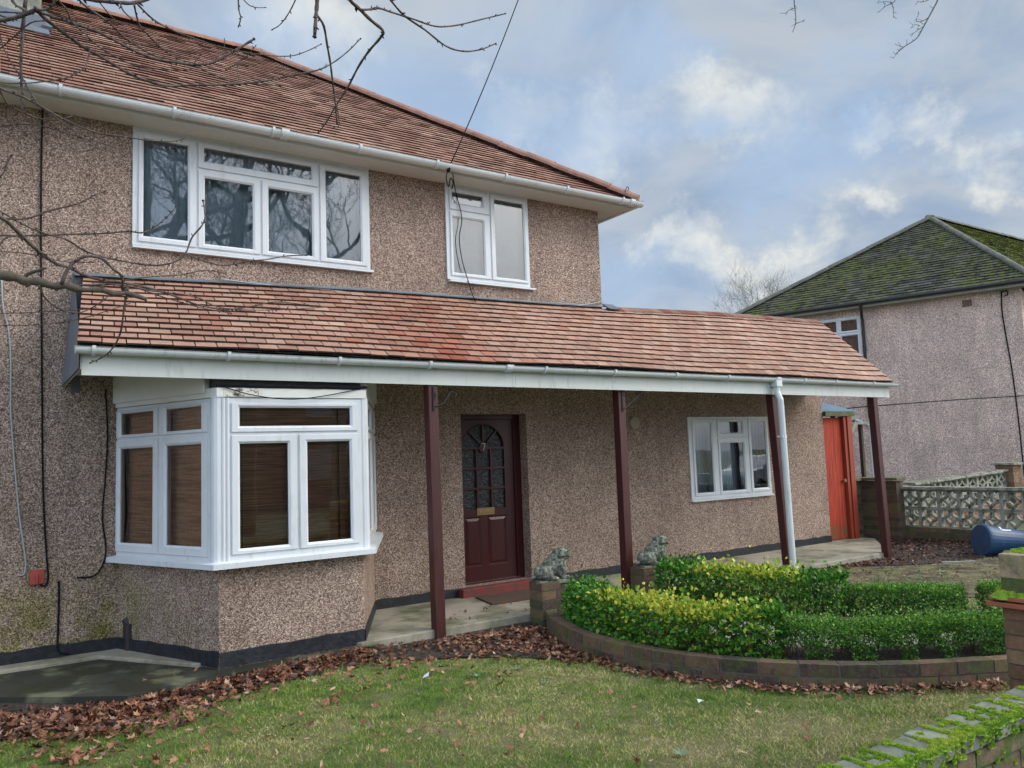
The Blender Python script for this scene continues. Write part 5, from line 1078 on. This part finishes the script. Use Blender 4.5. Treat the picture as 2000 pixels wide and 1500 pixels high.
# white parked car across the street (seen reflected)
def car(x,y,lab,c=carp):
    root=empty('parked_car',(x,y,-.19),lab,'car'); pr_=[(-2.1,.35),(-2.1,.75),(-1.9,.92),(-1.2,1.0),(-.6,1.42),(.7,1.45),(1.4,1.02),(2.05,.9),(2.15,.6),(2.1,.3)]
    mb=MB(); V=[(x+a,y+.85*s,-.19+z) for s in (-1,1) for a,z in pr_]; n=len(pr_); mb.add(V,[tuple(range(n)),tuple(range(n,2*n))[::-1]]+[(i,n+i,n+(i+1)%n,(i+1)%n) for i in range(n)]); mb.build('body',c,root,bevel=.06)
    mb=MB(); mb.add([(x+a,y+.862,-.19+z) for a,z in ((-1.05,1.02),(1.2,1.02),(.62,1.38),(-.52,1.36))],[(3,2,1,0)]); mb.build('side_window',carglass,root)
    for a in (-1.35,1.35):
        mb=MB(); mb.tube([(x+a,y+.7,-.19+.32),(x+a,y+.88,-.19+.32)],.32,20); mb.build('wheel',tyre,root)
car(17,-12.,'white car parked across the street'); car(11.5,-12.,'second white car parked across the street'); car(23,-12.,'third parked car further along')

# ------------------------------------------------------------------ foreground tree on the left
ft=empty('garden_tree',(-4.6,-5.4,GZ),'leafless garden tree whose budded branches reach in from the left','tree')
T=MB(); T.tube(spline([(-4.6,-5.4,-.15),(-4.55,-5.4,1.0),(-4.4,-5.35,2.0),(-4.25,-5.3,2.8),(-4.1,-5.2,3.8),(-3.9,-5.1,4.8)],4),[.13-.0045*i for i in range(21)],10)
TW=MB(); LM=MB(); BUD=MB(); hubL=Vector((-4.35,-5.3,2.2)); hubT=Vector((-4.0,-5.15,4.2))
chains=[ # (px points, depth near, depth far, w0, w1, hub)
 ([(60,-70),(52,-10),(48,20),(44,60),(42,100),(41,140),(42,170),(43,215)],3.5,3.5,8,3,'T'),
 ([(-60,55),(-10,42),(20,36),(50,28),(70,18)],3.4,3.4,8,7,'L'),([(70,18),(90,19),(105,8),(118,-20),(140,-60)],3.4,3.3,5,3,None),
 ([(-60,5),(-10,22),(10,24),(60,26),(70,20)],3.5,3.4,3,3,'L'),([(-40,12),(0,30),(20,35)],3.4,3.4,3,3,'L'),([(10,-40),(25,3),(45,18),(62,25)],3.5,3.4,5,4,'T'),
 ([(70,18),(90,38),(130,68),(165,93),(205,115),(250,142),(300,162),(330,168),(365,166),(420,165),(470,163),(520,158),(570,147),(620,137),(650,122),(680,100),(704,76)],3.4,4.4,7,2,None),
 ([(75,22),(110,35),(150,47),(190,62),(230,82),(270,102),(310,116),(350,122),(378,126)],3.4,3.9,5.5,4.5,None),([(378,126),(410,124),(440,110),(470,92),(495,77)],3.9,4.0,4,4,None),
 ([(105,-40),(112,-4),(130,20),(140,42),(165,65),(195,92),(215,105),(250,123),(280,132),(330,137),(370,136)],3.3,3.9,3.5,2,'T'),
 ([(140,-40),(152,-5),(170,14),(210,42),(240,70),(270,90),(295,105),(330,120),(378,128),(410,142),(450,158),(480,162),(545,168)],3.4,4.2,4,2,'T'),
 ([(60,-60),(130,-18),(170,-2),(200,2),(235,5),(260,6),(290,-3),(330,-30)],3.0,3.2,7,6,'T'),([(262,8),(268,35),(275,52),(300,80),(330,105),(360,120)],3.1,3.6,3.5,2,None),
 ([(268,8),(290,30),(310,45),(340,60),(380,75),(430,92),(480,102),(530,109),(570,109),(600,100),(626,87)],3.1,4.0,3.3,1.6,None),
 ([(190,0),(205,18),(215,30),(233,45)],3.1,3.2,2.4,1.4,None),([(234,4),(240,20),(250,30),(256,36)],3.1,3.1,3,2,None),
 ([(175,98),(170,120),(158,138),(130,152),(95,158),(40,163),(-20,160)],3.6,3.4,3,2,None),
 ([(-60,140),(0,172),(50,192),(110,225),(150,245),(200,262),(250,268),(290,274),(330,276),(358,272)],3.1,3.7,4.6,1.5,'L'),
 ([(42,150),(60,180),(75,205),(110,230),(140,252),(165,265)],3.5,3.6,3,1.5,None),([(-20,160),(0,178),(15,203),(40,217),(80,232),(120,232),(145,225)],3.,3.3,3.6,1.4,'L'),
 ([(-60,262),(0,247),(50,243),(90,248),(140,262),(190,277),(215,283),(235,275),(250,266)],3.2,3.5,2.2,1.8,'L'),([(0,68),(10,100),(30,135),(40,150),(75,205)],3.5,3.5,2.5,2,'L'),([(0,95),(30,70),(60,45),(90,40)],3.5,3.4,2.5,2,None),
 ([(462,-60),(465,-5),(466,20),(470,35),(466,50)],3.6,3.6,3,2,'T'),([(468,-10),(485,9),(500,15),(517,15)],3.6,3.7,2,1.3,None),
 ([(600,-60),(579,-5),(568,18),(557,37),(545,50),(532,58)],3.6,3.7,2.5,1.5,'T'),([(618,-90),(620,-10),(618,20),(617,35),(615,70)],3.2,3.2,8,6,'T'),([(619,30),(632,50),(640,90),(645,125),(650,160),(654,190),(656,215),(658,240)],3.2,3.6,4.5,2,None),
 ([(640,-80),(680,-5),(700,15),(725,40),(748,60),(742,75),(720,100),(700,130),(680,170),(657,205),(640,235),(622,258)],3.2,3.8,7,2,'T'),([(657,205),(661,225),(662,245),(655,248)],3.6,3.6,2.2,1.8,None),
 ([(706,20),(725,18),(740,16),(770,25),(810,38),(850,52),(890,50),(940,38),(985,27)],3.3,3.9,4.2,2,None),([(730,-50),(760,-5),(790,30),(830,58),(870,90),(905,100),(940,96),(968,85)],3.4,4.0,4.5,2,'T'),
 ([(462,116),(464,140),(467,163)],4.2,4.2,1.5,1.2,None),([(440,137),(460,125),(480,112),(498,90)],4.2,4.2,2,1.2,None),([(438,74),(438,92)],4.,4.,1.4,1.2,None),([(392,103),(386,115),(379,124)],3.9,3.9,1.5,2,None),
 ([(-80,370),(0,423),(20,438),(45,462),(75,490),(110,515),(135,522),(170,540),(205,548),(240,552),(290,562),(340,578),(390,596),(445,604),(500,597),(540,590),(600,595)],3.0,4.0,8,1.6,'L'),
 ([(-60,462),(0,460),(40,460),(90,460),(140,457),(200,456),(250,452),(275,455),(300,445),(330,420),(343,405)],3.3,3.7,3.6,1.8,'L'),
 ([(-60,380),(0,412),(30,430),(60,445),(90,457),(130,468),(165,490),(205,503),(250,512),(300,518),(340,512),(362,495),(375,465),(395,440),(400,420),(397,393)],3.2,3.7,3,3,'L'),
 ([(-10,425),(30,428),(60,425),(90,413),(130,403),(160,395),(185,380),(203,375)],3.2,3.4,3.4,2,'L'),
 ([(120,555),(130,530),(145,512),(170,500),(200,505),(220,525),(238,540),(240,565)],3.1,3.3,7,4,None),
 ([(240,548),(300,540),(350,538),(400,528),(440,535)],3.3,3.6,2.4,1.5,None),([(362,495),(400,510),(440,518),(490,510),(520,507),(560,500),(597,498)],3.6,3.9,2.4,2,None),
 ([(75,558),(90,585),(120,605),(155,610),(190,595),(215,575)],3.1,3.3,3.6,2,None),([(250,565),(243,600),(235,650),(220,680),(200,697),(178,708)],3.3,3.5,4,2,None),
 ([(120,558),(200,555),(260,560),(320,580),(390,600),(450,612)],3.2,3.7,3,1.6,None),([(120,560),(220,556),(300,568),(380,580),(430,600),(520,606),(640,600)],3.2,3.9,3,1.4,None),([(-60,380),(0,345),(10,325),(22,305)],3.3,3.3,2.4,3,'L'),
 ([(-60,480),(0,490),(60,497),(120,510),(180,513)],3.4,3.5,1.6,1.4,'L'),([(-60,612),(0,612),(60,610),(130,607),(160,605)],3.3,3.4,1.7,1.3,'L'),([(-60,636),(0,635),(90,633),(160,622),(230,600),(260,590)],3.3,3.5,1.7,1.4,'L'),([(0,478),(12,465),(40,460)],3.3,3.3,2.6,2,'L'),
]
for ci,(pts,d0,d1,w0,w1,hub) in enumerate(chains):
    n=len(pts); P=[at_d(x+J(.6),y+J(.6),d0+(d1-d0)*i/max(1,n-1)) for i,(x,y) in enumerate(pts)]; S=spline(P,4); m_=len(S)
    rad=[(w0+(w1-w0)*i/(m_-1))*.5*(d0+(d1-d0)*i/(m_-1))/FPX*1.12*(1+.12*sin(i*1.9)) for i in range(m_)]
    if hub:
        h=hubL if hub=='L' else hubT; off=Vector((J(.15),J(.15),J(.35))); q=(P[0]+h)/2+Vector((J(.15),J(.15),.12)); LM.tube(spline([h+off*.3,q,P[0]],5),[rad[0]*2.2,rad[0]*2.,rad[0]*1.9]+[rad[0]*(1.8-.1*k_) for k_ in range(8)],6,False)
    TW.tube(S,rad,6,True)
    # buds and spurs
    L=sum((S[i+1]-S[i]).length for i in range(m_-1)); nb_=int(L/.045)
    for k_ in range(nb_):
        i=random.randrange(m_-1); p=S[i].lerp(S[i+1],random.random()); dr=(S[i+1]-S[i]).normalized(); sd_=Vector((J(1),J(1),J(1))); sd_=(sd_-dr*sd_.dot(dr)).normalized(); r_=rad[i]
        ln_=random.uniform(.005,.012)+r_; q=p+sd_*ln_+dr*ln_*.7; BUD.tube([p,p.lerp(q,.5),q],[max(.0016,r_*.5),max(.0028,r_*.6),.001],5,True)
    q=S[-1]; dr=(S[-1]-S[-2]).normalized(); BUD.tube([q-dr*.004,q+dr*.004,q+dr*.011],[rad[-1],rad[-1]*1.7,.001],5,True)
MAINB=MB(); P=[at_d(x,y,d) for x,y,d in ((-220,500,3.1),(-80,522,3.1),(-10,537,3.1),(25,540,3.12),(48,549,3.14),(75,550,3.15),(105,559,3.17),(128,558,3.18),(160,566,3.2),(195,566,3.25),(225,574,3.27),(250,573,3.3),(287,585,3.33))]; S=spline(P,4); MAINB.tube(S,[(.021-.012*(i/(len(S)-1)))*(1+.13*sin(i*1.3)+.08*sin(i*.7)) for i in range(len(S))],10,True)
for (a_,b__,c_) in (((105,559),(112,568),3.17),((195,566),(203,556),3.25),((243,574),(250,560),3.3),((60,550),(52,560),3.14)): MAINB.tube([at_d(*a_,c_),at_d(*b__,c_)],[.010,.005],6,True)
MAINB.tube(spline([hubL,(hubL+P[0])/2,P[0]],4),[.04-.0015*i for i in range(9)],8,False)
P=[at_d(x,y,3.16) for x,y in ((45,548),(55,535),(75,528),(90,523))]; MAINB.tube(spline(P,3),[.007]*7+[.005]*3,7,True)
T.build('trunk',barkmoss,ft,smooth=True); MAINB.build('mossy_limb',barkmoss,ft,smooth=True); LM.build('limbs',bark,ft,smooth=True); TW.cur=1; TW.add(BUD.v,BUD.f); TW.build('branches',[bark,mat('bud',simple((.045,.028,.028),.8))],ft,smooth=True)

# ------------------------------------------------------------------ grass (one mesh of blades)
from itertools import product
def inpoly(x,y,poly):
    c=np.zeros(len(x),bool); n=len(poly); j=n-1
    for i in range(n):
        xi,yi=poly[i];xj,yj=poly[j]; k_=((yi>y)!=(yj>y))&(x<(xj-xi)*(y-yi)/(yj-yi+1e-12)+xi); c^=k_; j=i
    return c
def fbm(x,y,s=0):
    return (np.sin(x*2.1+s+1.3*np.sin(y*1.7+s))+np.sin(y*2.9+2*s+1.1*np.sin(x*2.3))+.6*np.sin(x*6.3+y*4.1+s)+.5*np.sin(y*9.1-x*5.2+s*3)+.35*np.sin(x*17+s)*np.sin(y*15+s))/3.4
planter=WPs+[(6.4,-5.2),(6.2,-4.6)]+H2s[::-1]+[(3.9,-1.3),(2.6,-1.3)]
NG=760000; gx=rng.uniform(-2.6,10.6,NG); gy=rng.uniform(-6.3,-1.35,NG)
dist=np.hypot(gx-CP.x,gy-CP.y); keep=rng.random(NG)<np.clip(8/dist**1.2,0,1)*1.15
# view wedge
aa=np.arctan2(gx-CP.x,gy-CP.y); keep&=(aa>YAW-.66)&(aa<YAW+.64)
keep&=~inpoly(gx,gy,planter)
nz=fbm(gx,gy,1.)
for bd,w_ in ((BED,.06),(BED2,.25),(BED3,.45)): keep&=~(inpoly(gx+.06*nz,gy+.06*nz,bd)&(rng.random(NG)>w_))
keep&=~((gx>-1.7)&(gx<1.0)&(gy>-1.6))
far=(gx>6)&(gy>-4.2); keep&=~(far&(rng.random(NG)>.35+.3*np.clip(nz,-1,1)))
sm0=fbm(gx*5.1,gy*5.1,7.)+.7*fbm(gx*13,gy*13,2.); keep&=~((sm0<-.55)&(rng.random(NG)>.3)); gx=gx[keep];gy=gy[keep];nz=nz[keep]; tc_=rng.integers(0,len(gx),700); ox=[];oy=[]
for k_ in tc_: ox.append(gx[k_]+rng.normal(0,.022,34)); oy.append(gy[k_]+rng.normal(0,.022,34))
ntuft=700*34; gx=np.r_[gx,np.concatenate(ox)]; gy=np.r_[gy,np.concatenate(oy)]
n=len(gx)
straw=np.clip(.42+.75*fbm(gx*1.3,gy*1.3,4.)+.085*(gx-1.2)-.10*(gy+3.),0,.95); # greener at left
tn=np.where(rng.random(n)<straw*.8,rng.normal(.78,.12,n),rng.normal(.30,.15,n)); sm=fbm(gx*6.5,gy*6.5,3.)+.6*fbm(gx*15,gy*15,5.); tn=np.where(sm>.45,tn+.22,tn)-np.where(sm<-.5,.25,0); tn=np.clip(tn+rng.normal(0,.05,n),0,1)
h=rng.uniform(.010,.034,n)*(1-.3*straw)*(.75+.55*np.clip(fbm(gx*3.1,gy*3.1,2.),-.5,1)); h[-ntuft:]*=1.7; tn[-ntuft:]=np.clip(tn[-ntuft:]*.55+.05,0,1); lean=rng.normal(0,.016,(n,2)); zg=GZ+.012*np.sin(gx*1.7+gy)*np.cos(gy*1.3)+.10*np.clip((gx-9)/2.5,0,1)
th=rng.uniform(0,pi,n); wd=.0012+.0004*np.hypot(gx-CP.x,gy-CP.y)/3; 
A=np.stack([gx-np.cos(th)*wd,gy-np.sin(th)*wd,zg-.003],1); B=np.stack([gx+np.cos(th)*wd,gy+np.sin(th)*wd,zg-.003],1); T_=np.stack([gx+lean[:,0],gy+lean[:,1],zg+h],1)
V=np.stack([A,B,T_],1).reshape(-1,3); o=npmesh('grass',V,np.arange(3*n).reshape(-1,3),np.repeat(tn,3),grassm,k=3); tag(o,'short patchy grass of the front lawn','grass',kind='stuff')
print('grass blades',n)
# small broad-leaved weeds / dandelion rosettes in lawn
# ------------------------------------------------------------------ fallen leaves
def leaf_shape():
    # maple/plane-like outline
    pts=[];
    for (a,r_) in ((0,1.),(16,.62),(30,.50),(48,.88),(62,.52),(85,.45),(105,.70),(125,.38),(155,.30),(180,.22)): pts.append((R(a),r_))
    full=pts+[(2*pi-a,r_) for a,r_ in pts[1:-1]][::-1]
    return [(cos(a)*r_,sin(a)*r_) for a,r_ in full]
LS=leaf_shape(); SIMP=[(1,0),(.45,.42),(-.35,.4),(-.9,.05),(-.4,-.38),(.4,-.4)]
def leaves(spots,name,label):
    V=[];F=[];Tn=[]
    for (x,y,z,s,tn,curl) in spots:
        sh=LS if s>.034 else SIMP; n=len(sh); rz=random.uniform(0,2*pi); tilt=Matrix.Rotation(random.gauss(0,.38 if curl<.5 else .55),3,'X')@Matrix.Rotation(random.gauss(0,.35),3,'Y'); cu=curl*random.uniform(.2,1.1); i0=len(V)
        Rz=Matrix.Rotation(rz,3,'Z'); asp=random.uniform(.6,1.)
        pts=[Vector((0,0,0))]+[Vector((a,b_*asp,0)) for a,b_ in sh]
        ca=random.uniform(0,pi)
        for p in pts:
            t=p.x*cos(ca)+p.y*sin(ca); q=Vector((p.x,p.y,cu*t*t*.9+random.uniform(-.06,.06)))*s; q=Rz@(tilt@q); V.append((x+q.x,y+q.y,z+q.z+s*.16)); Tn.append(min(1,max(0,tn+J(.06))))
        for k_ in range(n): F.append((i0,i0+1+k_,i0+1+(k_+1)%n))
    o=npmesh(name,V,F,np.array(Tn),deadleaf,k=3); return tag(o,label,'leaves',kind='stuff')
sp=[]
def add(x,y,s,tn=None,curl=.6,z=None): 
    sp.append((x,y,(gz(x,y)+.016 if z is None else z)+random.random()*.012,s,random.gauss(.45,.30) if tn is None else tn,curl))
def along(path,n,spread,smin,smax,pile=0.,tn=None):
    P=[Vector((*p,0)) for p in path]
    for _ in range(n):
        i=random.randrange(len(P)-1); p=P[i].lerp(P[i+1],random.random()); g=random.gauss(0,spread); add(p.x+random.gauss(0,spread),p.y+g,random.uniform(smin,smax),tn,.8,gz(p.x,p.y)+.012+max(0,pile*(1-abs(g)/spread*.7))*random.random())
along([(-1.55,-1.78),(-1.2,-1.80),(-.8,-1.76),(-.3,-1.66),(.1,-1.58),(.4,-1.52),(.75,-1.5)],1700,.10,.026,.056,.06)
along([(-1.6,-2.0),(-1.,-1.98),(-.4,-1.85),(.2,-1.75)],420,.12,.022,.045,.0)
along([(-2.3,-1.5),(-1.7,-1.7),(-1.3,-1.85)],750,.17,.028,.058,.02); along([(-2.1,-2.1),(-1.4,-2.2),(-.8,-2.1)],200,.2,.028,.05,.0); along([(-1.5,-2.1),(-1.2,-2.35),(-1.3,-2.2)],60,.14,.03,.05)
along([(.3,-1.72),(.6,-1.75),(.9,-1.7)],130,.11,.025,.042)
along([(1.2,-1.55),(1.6,-1.62),(1.9,-1.7),(2.2,-1.75),(2.45,-1.85)],620,.13,.02,.042,.02); along([(1.3,-1.95),(1.7,-2.1),(2.0,-2.25)],300,.15,.02,.042)
along([p for p in offset(WPs,-.13)[6:44]],900,.055,.02,.042,.02); along([p for p in offset(WPs,-.2)[2:16]],520,.10,.022,.044,.01)
along([(2.55,-1.4),(2.9,-1.42),(2.5,-1.6)],60,.08,.02,.035)
for _ in range(80): add(random.uniform(.3,1.9),random.uniform(-2.6,-1.9),random.uniform(.02,.04))
for _ in range(620):
    x=random.uniform(-2.2,4.5); y=random.uniform(-5.8,-1.9)
    if random.random()<(.9 if x+y*.25<-.2 else .33) and not inpoly(np.array([x]),np.array([y]),planter)[0]: add(x,y,random.uniform(.018,.042),random.gauss(.72,.2),.9)
for (cx_,cy_,n_) in ((-1.55,-2.6,55),(-1.0,-2.3,24),(.0,-2.6,14),(-1.2,-3.,10),(.9,-2.1,16),(1.15,-2.9,12)):
    for _ in range(n_): add(cx_+random.gauss(0,.12),cy_+random.gauss(0,.09),random.uniform(.03,.052),random.gauss(.7,.18),.9)
for _ in range(22): add(random.uniform(1.7,3.0),random.uniform(-1.25,-.7),random.uniform(.018,.036),random.gauss(.45,.2),.8,.006)
for _ in range(5): add(random.uniform(-1.1,-.6),random.uniform(-1.5,-1.2),random.uniform(.025,.035),.7,.8,0.)
along([(7.2,-1.45),(7.8,-1.45),(8.4,-1.5),(8.9,-1.6)],420,.06,.018,.034,.02,.32)
for _ in range(3400):
    x=random.uniform(7.6,11.6); y=random.uniform(-3.3,-.5); 
    if inpoly(np.array([x]),np.array([y]),BED2)[0]: add(x,y,random.uniform(.018,.042),random.gauss(.28,.2),.8)
along([(10.5,-.7),(10.7,-1.2),(10.8,-1.9),(10.8,-2.4)],300,.09,.02,.04,.02,.3)
for _ in range(1100):
    x=random.uniform(5.9,10.8); y=random.uniform(-4.5,-1.5)
    if inpoly(np.array([x]),np.array([y]),BED4)[0]: add(x,y,random.uniform(.012,.033),random.gauss(.5,.3),.8)
leaves(sp,'fallen_leaves','brown fallen leaves drifted along the slab, planter and lawn')
# litter and weeds on the lawn
mb=MB(); c=at_z(832,1322,GZ+.02)
def weed(px,py,label,s=.05,n=8,col=None):
    p=at_z(px,py,GZ+.01); mb=MB()
    for i in range(n):
        a=2*pi*i/n+J(.3); d=Vector((cos(a),sin(a),.45)).normalized(); t=Vector((-sin(a),cos(a),0)); L=s*random.uniform(.7,1.2); mb.add([p,p+d*L*.5+t*L*.14,p+d*L,p+d*L*.5-t*L*.14],[(0,1,2,3)],(.45,.5,.5))
    return tag(mb.build('weed',mat('pale_weed',simple((.16,.24,.14),.7,.3,20))),label,'weed','small weeds in the lawn')
weed(930,1322,'pale weed rosette on the lawn below the first porch post'); weed(1010,1308,'small pale weed near the planter wall leaves',.06); weed(1062,1335,'tiny green weed in mid lawn right of the pale rosette',.03); weed(1330,1475,'pale weed at the bottom of the lawn right of centre',.06,10); weed(300,1345,'green weed at the foot of the leaf drift by the bay',.03)
weed(1840,1120,'pale spiky weed on the littered soil near the bin',.10,12)
mb=MB(); p=at_z(1368,1370,GZ+.03); mb.add([p+Vector((-.03,-.01,0)),p+Vector((.02,-.02,.01)),p+Vector((.035,.015,.0)),p+Vector((-.01,.02,.015))],[(0,1,2,3)]); tag(mb.build('litter_scrap',glassp),'pale plastic scrap on the lawn in front of the planter wall','litter')
mb=MB(); p=at_z(832,1322,GZ+.03); mb.add([p+Vector((-.035,-.01,0)),p+Vector((.01,-.025,.01)),p+Vector((.035,.015,.03)),p+Vector((-.01,.012,.012))],[(0,1,2,3)]); tag(mb.build('litter_scrap',glassp),'grey-green scrap on the lawn left of the first porch post','litter')
mb=MB(); a=at_z(1872,1098,0.01); mb.obox(a,Vector((.83,-.56,0)),Vector((.56,.83,0)),(0,0,1),.22,.03,.012); tag(mb.build('plank',timber_g),'short grey plank lying on the soil below the blue bin','plank')
